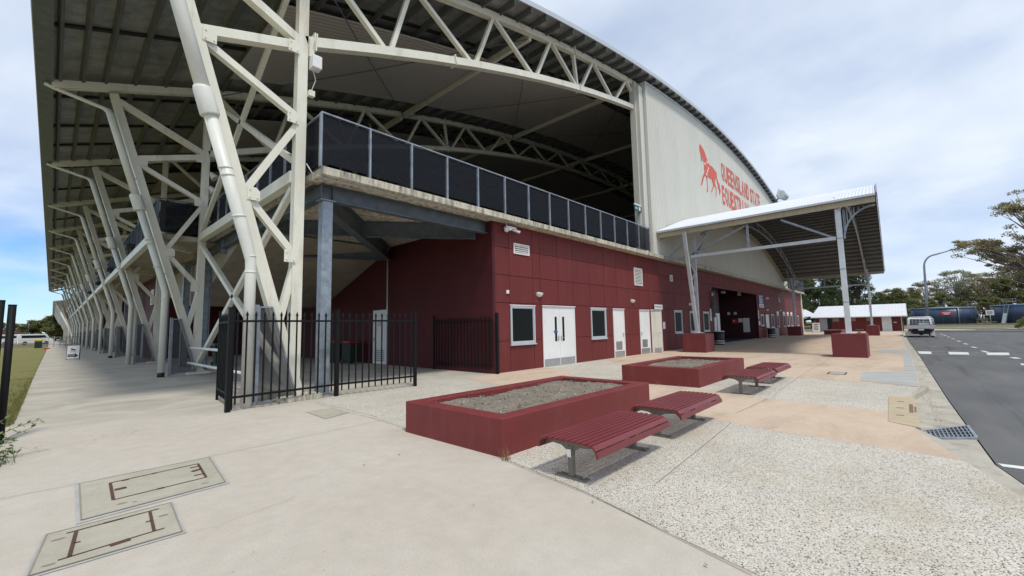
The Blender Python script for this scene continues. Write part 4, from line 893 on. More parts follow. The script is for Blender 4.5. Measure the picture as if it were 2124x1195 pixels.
MB().box(15.9,16.5,1.42,1.80,.004,.010).build('lid', grey_c, t); b = MB()
for q in ((15.87,16.53,1.39,1.42),(15.87,16.53,1.80,1.83),(15.87,15.9,1.42,1.8),(16.5,16.53,1.42,1.8)): b.box(*q, .0, .014)
b.build('rim', black, t)
t = thing('drain_grate', (8.6,-.3,-.1), 'galvanised steel grate in the gutter beside the ochre kerb inlet', 'drain grate')
GP = lambda u, v, z: tuple((Vector((8.95,-.10,0))*(1-u)*(1-v)+Vector((8.45,-.12,0))*u*(1-v)+Vector((8.85,-.62,0))*u*v+Vector((9.75,-.60,0))*(1-u)*v)+Vector((0,0,z)))
MB().add([GP(0,0,-.088), GP(1,0,-.088), GP(1,1,-.088), GP(0,1,-.088)], [(0,1,2,3)]).build('pit', dark, t)
b = MB()
for i in range(12): b.bar(GP(0,i/11,-.075), GP(1,i/11,-.075), .012, .03)
for i in range(5): b.bar(GP(i/4,0,-.078), GP(i/4,1,-.078), .012, .026)
for a, c in (((0,0),(1,0)),((0,1),(1,1)),((0,0),(0,1)),((1,0),(1,1))): b.bar(GP(*a,-.078), GP(*c,-.078), .035, .034)
b.build('bars', galv, t)
t = thing('kerb_inlet', (10.3,.1,0), 'ochre concrete kerb inlet lintel let into the kerb above the grate', 'kerb inlet')
b = MB(); b.prism([(8.72,-.06),(12.12,-.03),(11.92,.36),(9.0,.31)], -.1, .012); b.build('lintel', yellow_c, t, bevel=.01)
b = MB()
for x in (9.6,10.4,11.2): b.box(x, x+.05, .12, .22, .0125, .0135)
for i in range(9): b.box(10.0+i*.11, 10.0+i*.11+.07, .0, .055, .0125, .0135)
for i in range(5): b.box(10.1+i*.13, 10.1+i*.13+.08, -.04, -.012, .0125, .0135)
b.build('stamped_marks', rust, t)

# ================================================================== THINGS ON THE WALLS
def wall_light(x, z, label):
    t = thing('wall_light', (x, Y0, z), label, 'wall light', 'half dome wall lights on the facade')
    b = MB(); b.ball((x, Y0-.005, z+.09), .19, .16, .17, 16, 6, -1, 0); b.add([(x+.19*math.cos(2*math.pi*k/16), Y0-.005+.16*math.sin(2*math.pi*k/16), z+.09) for k in range(16)], [tuple(range(16))]); b.build('shade', lampm, t)
    MB().box(x-.12, x+.12, Y0-.02, Y0-.001, z-.05, z+.12).build('bracket', white, t)
wall_light(12.96, 2.82, 'half dome white light above the double door, nearest of the wall lights')
wall_light(20.76, 2.80, 'half dome white light between the two narrow louvred doors')
wall_light(29.0, 2.84, 'half dome light above the middle facade window behind the lattice leg')
wall_light(50.9, 2.8, 'small half dome light over the far white door past the entrance')
wall_light(57.3, 2.85, 'small half dome light among the far facade windows')
wall_light(66.2, 2.8, 'farthest half dome light near the end of the facade')
o = MB().box(11.07, 11.2, Y0-.05, Y0-.001, 2.80, 2.93).build('switch_box', white, None, origin=(11.13,Y0,2.86), bevel=.01); tag(o, 'small white box on the red wall above the nearest window', 'junction box')
t = thing('security_camera', (11.15, Y0, 5.1), 'pair of white security cameras under the balcony at the facade corner', 'camera')
b = MB(); b.tube([(11.05,Y0,5.22),(11.05,Y0-.14,5.22)], .05, 10); b.box(10.98,11.5,Y0-.2,Y0-.1,5.17,5.26); b.build('bracket', white, t)
b = MB(); b.ball((11.0,Y0-.16,5.12), .10, .10, .10); b.tube([(11.3,Y0-.16,5.17),(11.55,Y0-.32,5.07)], .05, 10); b.tube([(11.12,Y0-.2,5.15),(10.95,Y0-.4,5.08)], .045, 10); b.build('camera_body', white, t)
t = thing('room_sign', (23.8, Y0, 2.45), 'white sign reading Meeting Room 1 above the open door', 'sign'); MB().box(23.28,24.38,Y0-.10,Y0-.085,2.44,2.72).build('plate', white, t)
text_mesh('Meeting Room 1', 'lettering', black, t, (23.36,Y0-.104,2.52), .94, .13)
o = MB().box(24.52,24.82,Y0-.02,Y0-.001,1.30,1.72).build('notice', white, None, origin=(24.7,Y0,1.5)); tag(o, 'white paper notice on the wall beside the open door', 'notice')
t = thing('information_board', (48.4, Y0, 3.6), 'tall blue and white information board on the wall right of the entrance', 'sign')
MB().box(47.5,49.35,Y0-.06,Y0-.02,3.05,4.3).build('board', signblue, t); MB().box(47.5,49.35,Y0-.065,Y0-.061,3.05,3.38).build('white_band', white, t)
b = MB()
for i, (z, x1) in enumerate(((4.18,49.1),(4.10,48.6),(3.98,48.9),(3.86,49.15),(3.80,48.5),(3.70,49.0),(3.62,48.8),(3.52,49.1),(3.46,48.4))): b.box(47.65, x1, Y0-.066, Y0-.061, z, z+.035)
b.build('text_lines', white, t)
for x in (47.75,48.25,48.75): MB().box(x, x+.3, Y0-.07, Y0-.066, 3.14, 3.28).build('logo', blackm, t)
t = thing('banner_sign', (33.2, Y0, 2.9), 'narrow dark vertical sign projecting at the left side of the entrance', 'sign'); MB().box(33.35,33.43,Y0-.26,Y0-.03,2.0,4.0).build('panel', galvd, t); MB().box(33.33,33.349,Y0-.2,Y0-.08,3.6,3.85).build('symbol', white, t)
o = MB().box(32.95,33.25,Y0-.02,Y0-.001,1.75,2.65).build('notice', white, None, origin=(33.1,Y0,2.2)); tag(o, 'white vertical notice strip left of the entrance opening', 'notice')
o = MB().box(47.1,47.3,Y0-.02,Y0-.001,1.9,2.75).build('notice', white, None, origin=(47.2,Y0,2.3)); tag(o, 'white vertical notice strip right of the entrance opening', 'notice')
o = MB().box(47.15,47.6,Y0-.02,Y0-.001,1.3,1.7).build('notice', white, None, origin=(47.3,Y0,1.5)); tag(o, 'small white square notice below the strip right of the entrance', 'notice')
for x, z, lb in ((55.3,2.45,'white plate above the second far window'), (58.6,2.45,'white plate above the third far window'), (60.9,2.45,'white plate above the fourth far window'), (63.2,2.45,'white plate above the fifth far window')):
    o = MB().box(x+.05,x+1.1,Y0-.03,Y0-.001,z,z+.3).build('window_plate', white, None, origin=(x,Y0,z)); tag(o, lb, 'sign', 'plates above the far windows')
t = thing('twin_floodlight', (50.8, Y0, 4.0), 'tiny white twin lamp high on the facade right of the information board', 'light'); b = MB(); b.ball((50.6,Y0-.1,4.05), .12); b.ball((51.0,Y0-.1,4.05), .12); b.box(50.5,51.1,Y0-.08,Y0-.001,3.97,4.05); b.build('lamps', white, t)
t = thing('wall_bracket', (57.0, Y0, 4.0), 'small white L shaped fitting high on the far facade', 'bracket'); b = MB(); b.box(56.9,57.0,Y0-.1,Y0-.001,3.85,4.4); b.box(57.001,57.4,Y0-.1,Y0-.001,3.85,3.95); b.build('fitting', white, t)
# inside the entrance
def on47(y0, y1, z0, z1, m, name, label, cat, th=.04):
    o = MB().box(46.95-th, 46.949, y0, y1, z0, z1).build(name, m, None, origin=(46.9,(y0+y1)/2,z0)); return tag(o, label, cat)
on47(11.28,11.86,.62,2.02,white,'notice_board','tall white notice board inside the entrance passage','notice board'); on47(11.90,12.28,1.6,2.0,white,'notice_board','small white board beside the tall one inside the entrance','notice board')
t = thing('fire_hose_reel', (46.8,12.62,1.75), 'red fire hose reel on the dark wall inside the entrance', 'hose reel')
b = MB(); b.tube([(46.94,12.62,1.74),(46.72,12.62,1.74)], .27, 20); b.build('reel', signred, t); MB().tube([(46.719,12.62,1.74),(46.70,12.62,1.74)], .09, 14).build('hub', white, t)
on47(13.0,13.25,2.38,2.66,white,'safety_sign','small pale safety sign left of the hose reel','sign'); on47(12.38,12.64,2.38,2.66,white,'safety_sign','small pale safety sign right above the hose reel','sign')
t = thing('ceiling_speaker', (46.5,11.9,4.4), 'small white lamp under the entrance ceiling', 'lamp'); MB().box(46.3,46.6,11.8,12.05,4.25,4.6).build('body', white, t)
t = thing('ceiling_speaker', (43.4,12.5,4.5), 'pale tubular fitting under the entrance ceiling', 'lamp'); MB().tube([(43.0,12.5,4.5),(43.7,12.5,4.5)], .14, 10).build('body', white, t)
def litter(x, y, label):
    t = thing('litter_bin', (x,y,0), label, 'litter bin', 'black litter bins with white bands')
    MB().tube([(x,y,0),(x,y,.95)], [.33,.36], 20).build('body', blackm, t)
    b = MB(); b.tube([(x,y,.10),(x,y,.16)], .352, 20); b.tube([(x,y,.26),(x,y,.31)], .356, 20); b.build('band', white, t); MB().tube([(x,y,.951),(x,y,1.0)], .37, 20).build('rim', white, t)
litter(33.2, 10.05, 'black litter bin with white bands at the left of the entrance'); litter(49.6, 10.0, 'black litter bin with white bands at the right of the entrance')
o = MB().box(52.0,53.6,10.05,10.45,.0,.9).build('metal_cabinet', kick, None, origin=(52.8,10.2,0)); tag(o, 'low grey metal screen beside the far white door', 'cabinet')
# balcony and frame fittings
t = thing('exit_sign', (22.3, 10.6, 8.0), 'green and white exit sign hanging at the end of the balcony', 'exit sign'); MB().box(21.7,22.5,10.55,10.6,7.95,8.28).build('panel', paint('exit_green', (.01,.10,.11), .5), t)
b = MB(); b.box(21.7,22.5,10.54,10.61,8.281,8.36); b.bar((21.8,10.547,8.11),(22.05,10.547,8.11),.006,.04); b.add([(21.76,10.546,8.11),(21.86,10.546,8.18),(21.86,10.546,8.04)],[(0,1,2)]); b.box(22.2,22.38,10.543,10.548,8.02,8.22); b.build('symbol', white, t)
t = thing('security_camera', (4.25, 10.7, 8.5), 'white box fitting high on the first cream column', 'camera'); b = MB(); b.box(4.12,4.36,10.5,10.75,8.28,8.62); b.build('box', white, t, bevel=.02); MB().box(4.1,4.22,10.68,10.8,8.63,9.1).build('bracket', cream, t); MB().tube([(4.2,10.7,8.3),(4.28,10.7,8.05),(4.15,10.72,7.6)], .012, 6).build('cable', white, t); MB().box(4.1,4.24,10.62,10.76,7.55,7.7).build('junction_box', cream, t)
FX, FY, FZ = -3.6, .1, .35
t = thing('floodlight', (56.6, 9.6, 15.6), 'grey floodlight standing on the roof edge above the canopy', 'floodlight')
b = MB(); b.bar((56.2,9.6,15.95),(56.75,9.45,16.75),.10,.8); b.tube([(56.5,9.4,16.3),(57.5,9.1,16.05)], [.5,.36], 14); b.build('head', greyp, t); b = MB(); b.bar((56.6,10.0,15.5),(56.6,9.5,16.1),.12,.12); b.build('bracket', galvd, t)
for k, (y, lb) in enumerate(((25.6,'nearest small black floodlight on the side edge beam'), (35.6,'second small black floodlight along the side edge beams'), (45.6,'third small black floodlight along the side edge beams'), (55.6,'fourth small black floodlight along the side edge beams'))):
    t = thing('small_floodlight', (2.38,y,5.37), lb, 'floodlight', 'small black floodlights on the edge beams'); b = MB(); b.bar((2.2,y-.25,5.62),(2.2,y+.15,5.5),.28,.10); b.bar((2.3,y,5.37),(2.25,y,5.55),.06,.06); b.bar((2.2,y+.1,5.5),(2.3,y+.35,5.75),.22,.05); b.build('lamp', blackm, t)
for z, lb in ((8.1,'upper white bell shaped siren on the second cream column'), (7.5,'lower white bell shaped siren on the second cream column')):
    o = MB().tube([(4.1,20.7,z+.14),(4.28,20.6,z-.12)], [.05,.17], 12).build('siren', lampm, None, origin=(4.2,20.6,z)); tag(o, lb, 'siren')
# wheelie bins
def wheelie(x, y, lid, label, rz=0, body=bin_g):
    t = thing('wheelie_bin', (x,y,0), label, 'wheelie bin', 'wheelie bins by the side wall', rz=rz, local=True)
    b = MB(); b.add([(-.20,-.24,.06),(.20,-.24,.06),(.20,.22,.06),(-.20,.22,.06),(-.27,-.34,.98),(.27,-.34,.98),(.27,.32,.98),(-.27,.32,.98)], [(0,3,2,1),(4,5,6,7),(0,1,5,4),(1,2,6,5),(2,3,7,6),(3,0,4,7)]); b.box(-.29,.29,-.36,.34,.94,.985); b.build('body', body, t, bevel=.02)
    b = MB(); b.prism_x([(-.38,.99),(.36,.99),(.36,1.05),(.1,1.09),(-.3,1.06),(-.38,1.02)][::-1], -.29, .29); b.build('lid', lid, t, bevel=.01)
    b = MB(); b.tube([(-.27,.30,.10),(-.21,.30,.10)], .10, 14); b.tube([(.21,.30,.10),(.27,.30,.10)], .10, 14); b.build('wheel', blackm, t); MB().tube([(-.25,.38,.98),(.25,.38,.98)], .018, 8).build('handle', body, t)
wheelie(9.75, 19.6, bin_r, 'green wheelie bin with red lid standing nearest the white side door', R(10)); wheelie(9.75, 20.9, bin_r, 'second green wheelie bin with red lid, left of the first by the side wall', R(4)); wheelie(9.3, 21.6, bin_g, 'green wheelie bin with green lid, leftmost of the three at the wall', R(-5))
wheelie(5.6, 24.6, bin_b, 'wheelie bin with blue lid glimpsed behind the big cream leg', 0)

# A-frame signs
def aframe(x, y, rz, label, w_=.62, h=1.0):
    t = thing('sandwich_board', (x,y,0), label, 'sandwich board', rz=rz, local=True)
    b = MB()
    for s_ in (-1, 1):
        b.bar((-w_/2, s_*.26, 0), (-w_/2, s_*.02, h), .03, .03); b.bar((w_/2, s_*.26, 0), (w_/2, s_*.02, h), .03, .03); b.bar((-w_/2, s_*.235, .1), (w_/2, s_*.235, .1), .02, .03); b.bar((-w_/2, s_*.025, h), (w_/2, s_*.025, h), .03, .03)
        fp = MB(); f0 = Vector((-w_/2+.015, s_*.237, .115)); fp.add([(-w_/2+.015, s_*.237, .115), (w_/2-.015, s_*.237, .115), (w_/2-.015, s_*.032, h-.02), (-w_/2+.015, s_*.032, h-.02)], [(0,1,2,3) if s_ < 0 else (3,2,1,0)]); fp.build('face', white, t)
    b.build('frame', blackm, t); return t
t = aframe(1.05, 41.0, R(-8), 'white sandwich board with a dark horse logo and a TOILETS arrow on the walkway', .84, 1.32); t.scale = (.72,.72,.72)
zd = Vector((0,.205,1.2)).normalized()
def onface(u, v): return Vector((u, -.249+.18*v/1.18*1.0, .13+v))      # on the leaning face
arrow = [(-.34,.13),(-.34,.37),(.12,.37),(.12,.46),(.35,.25),(.12,.04),(.12,.13)]
b = MB(); b.add([onface(*p) for p in arrow], [tuple(range(7))]); b.build('arrow', blackm, t)
text_mesh('TOILETS', 'lettering', white, t, onface(-.32,.19)+Vector((0,-.004,0)), .46, .12, zdir=zd)
HH = [((x-34.5)*.075, .80+(z-13.3)*.075) for x, z in H]; tri = tessellate_polygon([[Vector((*p,0)) for p in HH]]); b = MB(); b.add([onface(u,v)+Vector((0,-.003,0)) for u, v in HH], [tuple(q) for q in tri]); b.build('horse_logo', blackm, t)
b = MB()
for i in range(3):
    for j in range(5): p = onface(-.2+j*.085,.66-i*.055); b.box(p.x, p.x+.06, p.y-.006, p.y-.004, p.z, p.z+.03)
b.build('small_text', greyp, t)
t = aframe(71.2, 8.9, R(-95), 'white sandwich board with three dark lines near the far corner of the facade', .95, 1.35)
b = MB()
for v in (.9,.6,.3): p = onface(-.25, v); b.box(-.25,.25,p.y-.008,p.y-.004,p.z,p.z+.1)
b.build('lettering', blackm, t)

# ================================================================== SHED, TANKS, POLES
t = thing('toilet_block', (79, 5, 0), 'low dark red shed with a white gabled roof and a white door', 'shed')
X0 = 77
b = MB(); b.box(X0, X0+6, .1, 9.7, 0, 2.2); b.prism_y([(X0+.02,2.2),(X0+5.98,2.2),(X0+3,3.45)], .12, .3); b.prism_y([(X0+.02,2.2),(X0+5.98,2.2),(X0+3,3.45)], 9.5, 9.68); wl = b.build('wall', red, t)
b = MB(); b.add([(X0-.7,-.35,1.98),(X0-.7,10.15,2.02),(X0+3,9.55,3.66),(X0+3,-.35,3.66),(X0+6.7,-.35,1.98),(X0+6.7,10.15,2.02),
                 (X0-.7,-.35,2.08),(X0-.7,10.15,2.12),(X0+3,9.55,3.76),(X0+3,-.35,3.76),(X0+6.7,-.35,2.08),(X0+6.7,10.15,2.12)], [(0,1,2,3),(3,2,5,4),(6,9,8,7),(9,10,11,8),(0,6,7,1),(4,5,11,10),(0,3,9,6),(3,4,10,9),(1,7,8,2),(2,8,11,5),(1,2,5)]); rf = b.build('roof', roofw, t)
b = MB(); y = -.3
while y < 10: b.bar((X0-.68,y,2.11),(X0+2.98,min(y,9.5),3.78),.03,.03); y += .35
b.build('roof_rib', roofw, rf)
b = MB(); b.bar((X0-.74,-.4,2.02),(X0-.74,10.2,2.06),.10,.12); b.tube([(X0-.6,.25,1.95),(X0-.03,.25,1.8),(X0-.03,.25,.05)], .05, 8); b.build('gutter', white, t)
MB().box(X0-.03,X0-.002,1.25,2.25,.02,2.0).build('door', white, t); MB().box(X0-.03,X0-.002,.75,1.05,1.15,1.25).build('door_sign', white, t)
for y in (3.1,5.0,6.9):
    v = MB().box(X0-.03,X0-.002,y,y+.75,1.45,1.95).build('window', soffit, t); b = MB()
    for k in range(4): b.box(X0-.05,X0-.031,y,y+.75,1.5+k*.12,1.53+k*.12)
    b.build('louvre', galvd, v)
b = MB(); b.box(X0-.03,X0-.002,8.3,9.2,.02,1.9); g_ = b.build('gate', galv, t); b = MB()
for k in range(9): b.box(X0-.05,X0-.031,8.33+k*.1,8.35+k*.1,.05,1.88)
b.build('bars', white, g_); MB().box(X0-.02,X0-.002,7.75,8.25,.02,1.9).build('doorway', dark, t)
t = thing('gazebo', (84, 11.6, 0), 'pale blue and white pointed gazebo roof seen past the end of the facade', 'gazebo')
b = MB(); b.add([(82,10.2,2.3),(86,10.2,2.3),(86,13.4,2.3),(82,13.4,2.3),(84,11.8,3.5)], [(0,1,4),(1,2,4),(2,3,4),(3,0,4)]); b.build('canopy', roofw, t); b = MB()
for x, y in ((82,10.2),(86,10.2),(86,13.4),(82,13.4)): b.tube([(x,y,0),(x,y,2.3)], .05, 6)
b.build('pole', galvd, t)
t = thing('pool_fence', (84, 9.9, 0), 'dark bar fence with yellow rails behind the far sandwich board', 'fence'); b = MB()
for k in range(24): b.bar((83,9.7+k*.14,0),(83,9.7+k*.14,1.5),.03,.03)
b.build('bars', black, t); b = MB(); b.bar((83.3,9.7,1.0),(83.3,13,1.0),.05,.35); b.build('panel', paint('yellow_rail', (.5,.4,.08), .6), t)
def tank(cx_, cy_, r_, zb_, h, ladder_a, label, seams, sign_a, sgn_lab):
    t = thing('storage_tank', (cx_,cy_,zb_), label, 'water tank', 'navy water storage tanks')
    n = 40
    MB().tube([(cx_,cy_,zb_),(cx_,cy_,zb_+h)], r_, n, caps=True).build('shell', blue_t, t)
    b = MB(); b.tube([(cx_,cy_,zb_+h-.14),(cx_,cy_,zb_+h+.06)], r_+.08, n); b.tube([(cx_,cy_,zb_+h+.061),(cx_,cy_,zb_+h+.28)], [r_+.05,.3], n); b.build('roof', blue_l, t)
    P = lambda a, rr, z: (cx_+rr*math.cos(a), cy_+rr*math.sin(a), zb_+z)
    b = MB(); b.tube([(cx_,cy_,zb_+h*.5-.015),(cx_,cy_,zb_+h*.5+.015)], r_+.012, n, caps=False)
    for i in range(20): b.bar(P(2*math.pi*i/20, r_+.005, .05), P(2*math.pi*i/20, r_+.005, h-.15), .05, .03)
    b.build('panel_seam', galvd, t)
    for a in seams: MB().tube([P(a, r_+.1, 0), P(a, r_+.1, h)], .09, 8).build('overflow_pipe', galv, t)
    b = MB(); tn = Vector((-math.sin(ladder_a), math.cos(ladder_a), 0))
    q0 = Vector(P(ladder_a, r_+1.3, 0)); q1 = Vector(P(ladder_a, r_+.1, h+.1))
    for s_ in (-.3, .3): b.bar(q0+tn*s_, q1+tn*s_, .06, .12)
    for k in range(12): b.bar(q0+(q1-q0)*(k+.5)/12-tn*.3, q0+(q1-q0)*(k+.5)/12+tn*.3, .05, .05)
    c_ = Vector(P(ladder_a, r_-.6, h+.1))
    R_ = [q1-tn*.55, q1+tn*.9, c_+tn*.9, c_-tn*.55]
    for z in (.5, 1.05):
        for i in range(4): b.bar(R_[i]+Vector((0,0,z)), R_[(i+1) % 4]+Vector((0,0,z)), .05, .05)
    for i in range(4): b.bar(R_[i], R_[i]+Vector((0,0,1.05)), .05, .05)
    b.build('ladder', galv, t)
    MB().bar(q0+(q1-q0)*.02+Vector((0,0,.02)), q0+(q1-q0)*.55, .62, .06).build('ladder_guard', greyp, t)
    if sign_a is not None:
        s_ = Vector(P(sign_a, r_+.1, h*.66)); tn2 = Vector((math.sin(sign_a), -math.cos(sign_a), 0)); sg = MB(); sg.bar(s_-tn2*.85, s_+tn2*.85, .04, .75); sn = sg.build('red_sign', signred, t)
        w_ = MB(); nn = Vector((math.cos(sign_a), math.sin(sign_a), 0))*.03
        for z, l in ((.16,.65),(-.05,.5),(-.2,.35)): w_.bar(s_+nn-tn2*l+Vector((0,0,z)), s_+nn+tn2*l+Vector((0,0,z)), .01, .09)
        w_.build('lettering', white, sn)
    return t
tank(130, -6.0, 5.1, .38, 3.4, math.pi+1.15, 'left navy blue round water tank behind the parked utility', [math.pi+.45], math.pi+.1, '')
tank(126, -18.4, 5.7, .38, 3.5, math.pi-.75, 'right navy blue round water tank, cut by the picture edge', [math.pi+.0], math.pi+.42, '')
b = MB(); b.box(112,112.4,-40,2,-.2,.55); o = b.build('retaining_wall', timber, None, origin=(112,-19,-.2)); tag(o, 'low weathered timber retaining wall in front of the tanks', 'retaining wall')
t = thing('small_sign', (114,-11.3,.3), 'white rectangular sign on a post between the two water tanks', 'sign'); MB().box(114,114.04,-11.9,-10.9,2.0,2.9).build('plate', white, t); MB().tube([(114.06,-11.4,.3),(114.06,-11.4,2.1)], .05, 6).build('pole', galv, t)
b = MB()
for z in (2.6,2.4,2.2): b.box(113.985,113.998,-11.75,-11.05,z,z+.08)
b.build('lettering', blackm, t)
t = thing('picnic_table', (116,-11.4,.4), 'small low table in the gap between the tanks', 'table'); b = MB(); b.box(115.5,116.6,-12.3,-10.6,.75,.82); b.box(115.7,115.8,-12,-11.9,.3,.75); b.box(115.7,115.8,-11,-10.9,.3,.75); b.build('top', soffit, t)
t = thing('street_lamp', (79.5,-2.2,.03), 'tall curved grey street lamp behind the parked utility', 'street lamp')
pts = [(79.5,-2.21,0),(79.6,-2.45,5.0),(79.7,-2.55,8.6)]+[(79.7,-2.55-1.15*(1-math.cos(R(a))),8.6+1.5*math.sin(R(a))) for a in (15,30,45,60,75,88)]+[(79.7,-5.3,10.55)]
MB().tube(pts, [.19,.15,.12]+[.10]*6+[.08], 10).build('pole', galv, t); MB().ball((79.7,-5.5,10.56), .16, .38, .08).build('lamp_head', galvd, t)
t = thing('light_mast', (104,13.4,0), 'white mast with twin floodlights rising behind the shed roof', 'light mast'); b = MB(); b.tube([(104,12.2,0),(104,12.2,7.0)], .1, 8); b.build('mast', white, t); b = MB(); b.ball((104,11.7,7.2), .35,.35,.2); b.ball((104,12.7,7.3), .35,.35,.2); b.bar((104,11.6,7.0),(104,12.8,7.1),.08,.08); b.build('lamp', white, t)

# ================================================================== UTILITY TRUCK
U = thing('parked_utility', (54.3,-1.08,-.1), 'white utility with a flat alloy tray and rack, parked at the kerb facing away', 'utility truck', rz=R(0), local=True)
bw = paint('vehicle_white', (.72,.73,.74), .3, .03); alu = paint('tray_alloy', (.55,.57,.58), .35, .08, 2, 12, metal=.3)
W_ = .9                                                                # local x runs forwards (away), y is across
b = MB(); b.prism_y([(2.0,.55),(2.0,1.15),(2.25,1.72),(2.55,1.80),(3.3,1.76),(3.9,1.18),(5.1,1.02),(5.25,.8),(5.25,.45),(2.0,.45)][::-1], -.86, .86); b.build('cab', bw, U, bevel=.05)
b = MB(); b.add([(1.985,-.72,1.12),(1.985,.72,1.12),(2.225,.66,1.70),(2.225,-.66,1.70)], [(0,3,2,1)]); o = b.build('rear_window', cabglass, U)
b = MB()
for s_ in (-1,1): b.add([(2.3,s_*.866,1.2),(3.75,s_*.866,1.2),(3.3,s_*.866,1.66),(2.4,s_*.866,1.66)], [(0,1,2,3)])
b.build('side_window', cabglass, U)
MB().box(-.35,1.95,-.93,.93,.86,.93).build('tray_floor', alu, U)
b = MB(); b.box(-.38,-.35,-.93,.93,.80,1.12); b.build('tail_board', alu, U); b = MB(); b.box(-.35,1.9,-.96,-.93,.80,1.12); b.box(-.35,1.9,.93,.96,.80,1.12); b.build('side_board', alu, U)
MB().box(-.36,-.34,-.95,.95,1.121,1.15).build('board_cap', blackm, U)
b = MB()
for x in (1.85,):
    b.tube([(x,-.86,.93),(x,-.84,1.75),(x,-.70,1.88),(x,.70,1.88),(x,.84,1.75),(x,.86,.93)], .035, 8)
    for z in (1.2,1.4,1.6): b.tube([(x,-.84,z),(x,.84,z)], .02, 6)
    for y in (-.5,-.25,0,.25,.5): b.tube([(x,y,1.2),(x,y,1.88)], .016, 6)
b.tube([(.1,-.9,1.13),(.15,-.86,1.68),(.3,-.74,1.84),(.3,.74,1.84),(.15,.86,1.68),(.1,.9,1.13)], .03, 8)
b.tube([(.3,-.74,1.84),(1.85,-.74,1.88)], .03, 8); b.tube([(.3,.74,1.84),(1.85,.74,1.88)], .03, 8); b.build('rack', alu, U)
b = MB(); b.box(.2,4.8,-.42,-.3,.5,.66); b.box(.2,4.8,.3,.42,.5,.66); b.tube([(.35,-.75,.36),(.35,.75,.36)], .07, 8); b.ball((.35,0,.36), .18); b.box(-.1,.1,-.5,.5,.42,.6); b.build('chassis', blackm, U)
b = MB(); b.box(-.30,-.26,-.7,.7,.42,.56); b.build('rear_bumper', blackm, U)
for x in (.38, 4.25):
    for s_ in (-1,1):
        w_ = MB().tube([(x,s_*.62,.36),(x,s_*.84,.36)], .36, 20).build('wheel', blackm, U); MB().tube([(x,s_*.842,.36),(x,s_*.855,.36)], .21, 14).build('rim', kick, w_)
for s_ in (-1,1):
    MB().box(-.06,-.03,s_*.74-.15,s_*.74+.15,.14,.56).build('mud_flap', white, U); MB().box(-.39,-.36,s_*.72-.14,s_*.72+.14,.68,.78).build('tail_light', redl, U)
    MB().box(3.1,3.2,s_*1.03-.13,s_*1.03+.06,1.12,1.34).build('mirror', blackm, U)
MB().box(-.02,.04,-.78,.78,.34,.78).build('underbody', blackm, U); MB().box(-.40,-.381,-.19,.19,.64,.76).build('number_plate', white, U); MB().box(1.2,1.7,-.6,.1,.94,1.3).build('tray_toolbox', alu, U)

# ================================================================== FAR LEFT: rails, bins, cars
t = thing('rail_fence', (-3,104,0), 'long white pipe rail fence across the far grass', 'fence'); b = MB()
for k in range(16): b.tube([(-40+k*2.6,104,0),(-40+k*2.6,104,1.0)], .05, 6)
for z in (.5,1.0): b.tube([(-40,104,z),(-.5,104,z)], .04, 6)
b.build('rails', white, t)
t = thing('rail_fence', (-.5,92,0), 'grey pipe rail fence running from the far end of the walkway to the frames', 'fence'); b = MB()
for k in range(7): b.tube([(-.9+k*.6,92,0),(-.9+k*.6,92,1.4)], .035, 6)
for z in (.35,1.4): b.tube([(-.9,92,z),(2.7,92,z)], .03, 6)
b.build('rails', galv, t)
o = None
t = thing('recycling_bin', (-1.15,86,0), 'dark bin with a yellow lid far down the walkway edge', 'wheelie bin'); MB().box(-1.5,-.8,85.7,86.3,.02,.9).build('body', bin_g, t, bevel=.03); MB().box(-1.55,-.75,85.65,86.35,.901,1.12).build('lid', paint('yellow_lid', (.55,.36,.03), .5), t, bevel=.03)
o = MB().ball((-.35,78,.08), .32,.32,.08).build('orange_hose_coil', signred, None, origin=(-.35,78,0)); tag(o, 'small orange red coil lying at the far end of the walkway', 'hose')
def make_car(label, van=False):
    t = thing('parked_van' if van else 'parked_car', (0,0,0), label, 'van' if van else 'car', 'white vehicles parked far off to the left', local=True)
    pr = [(-2.4,.3),(-2.45,.8),(-2.35,1.9),(-2.1,2.05),(1.4,2.05),(1.9,1.2),(2.4,1.0),(2.45,.3)] if van else [(-2.2,.3),(-2.25,.85),(-1.6,.95),(-1.1,1.4),(.3,1.42),(1.0,.98),(2.1,.85),(2.2,.3)]
    MB().prism_y(pr[::-1], -.85, .85).build('body', bw, t, bevel=.06)
    b = MB(); g0 = [(-1.9,1.25),(-1.9,1.8),(1.2,1.8),(1.55,1.25)] if van else [(-1.4,.98),(-1.05,1.33),(.25,1.34),(.8,.98)]
    b.add([(x,-.855,z) for x, z in g0], [(0,3,2,1)]); b.add([(x,.855,z) for x, z in g0], [(0,1,2,3)]); b.build('window', cabglass, t)
    for x in (-1.4,1.4):
        for s_ in (-1,1): MB().tube([(x,s_*.7,.32),(x,s_*.87,.32)], .32, 14).build('wheel', blackm, t)
    return t
c1_ = make_car('white van parked farthest right beyond the rail fence', True); c1_.location = (-2.2,128,0); c1_.rotation_euler.z = R(8)
c2_ = make_car('white car parked just left of the far vans'); c2_.location = (-7.4,126,0)
dup(c1_, (-5.2,134,0), 'white van parked in the middle of the far row', R(-4)); dup(c2_, (-11.5,127,0), 'white car second from the left in the far row', R(5)); dup(c2_, (-15.5,129,0), 'leftmost white car in the far row', R(-3))
t = thing('far_house', (-9,215,0), 'low far house with a reddish tiled roof among the left trees', 'house'); MB().box(-14,-6,214,222,0,2.4).build('wall', soffit, t); MB().prism_y([(-14.6,2.4),(-5.4,2.4),(-10,4.2)], 213.5, 222.5).build('roof', paint('roof_tile', (.16,.075,.05), .7), t)
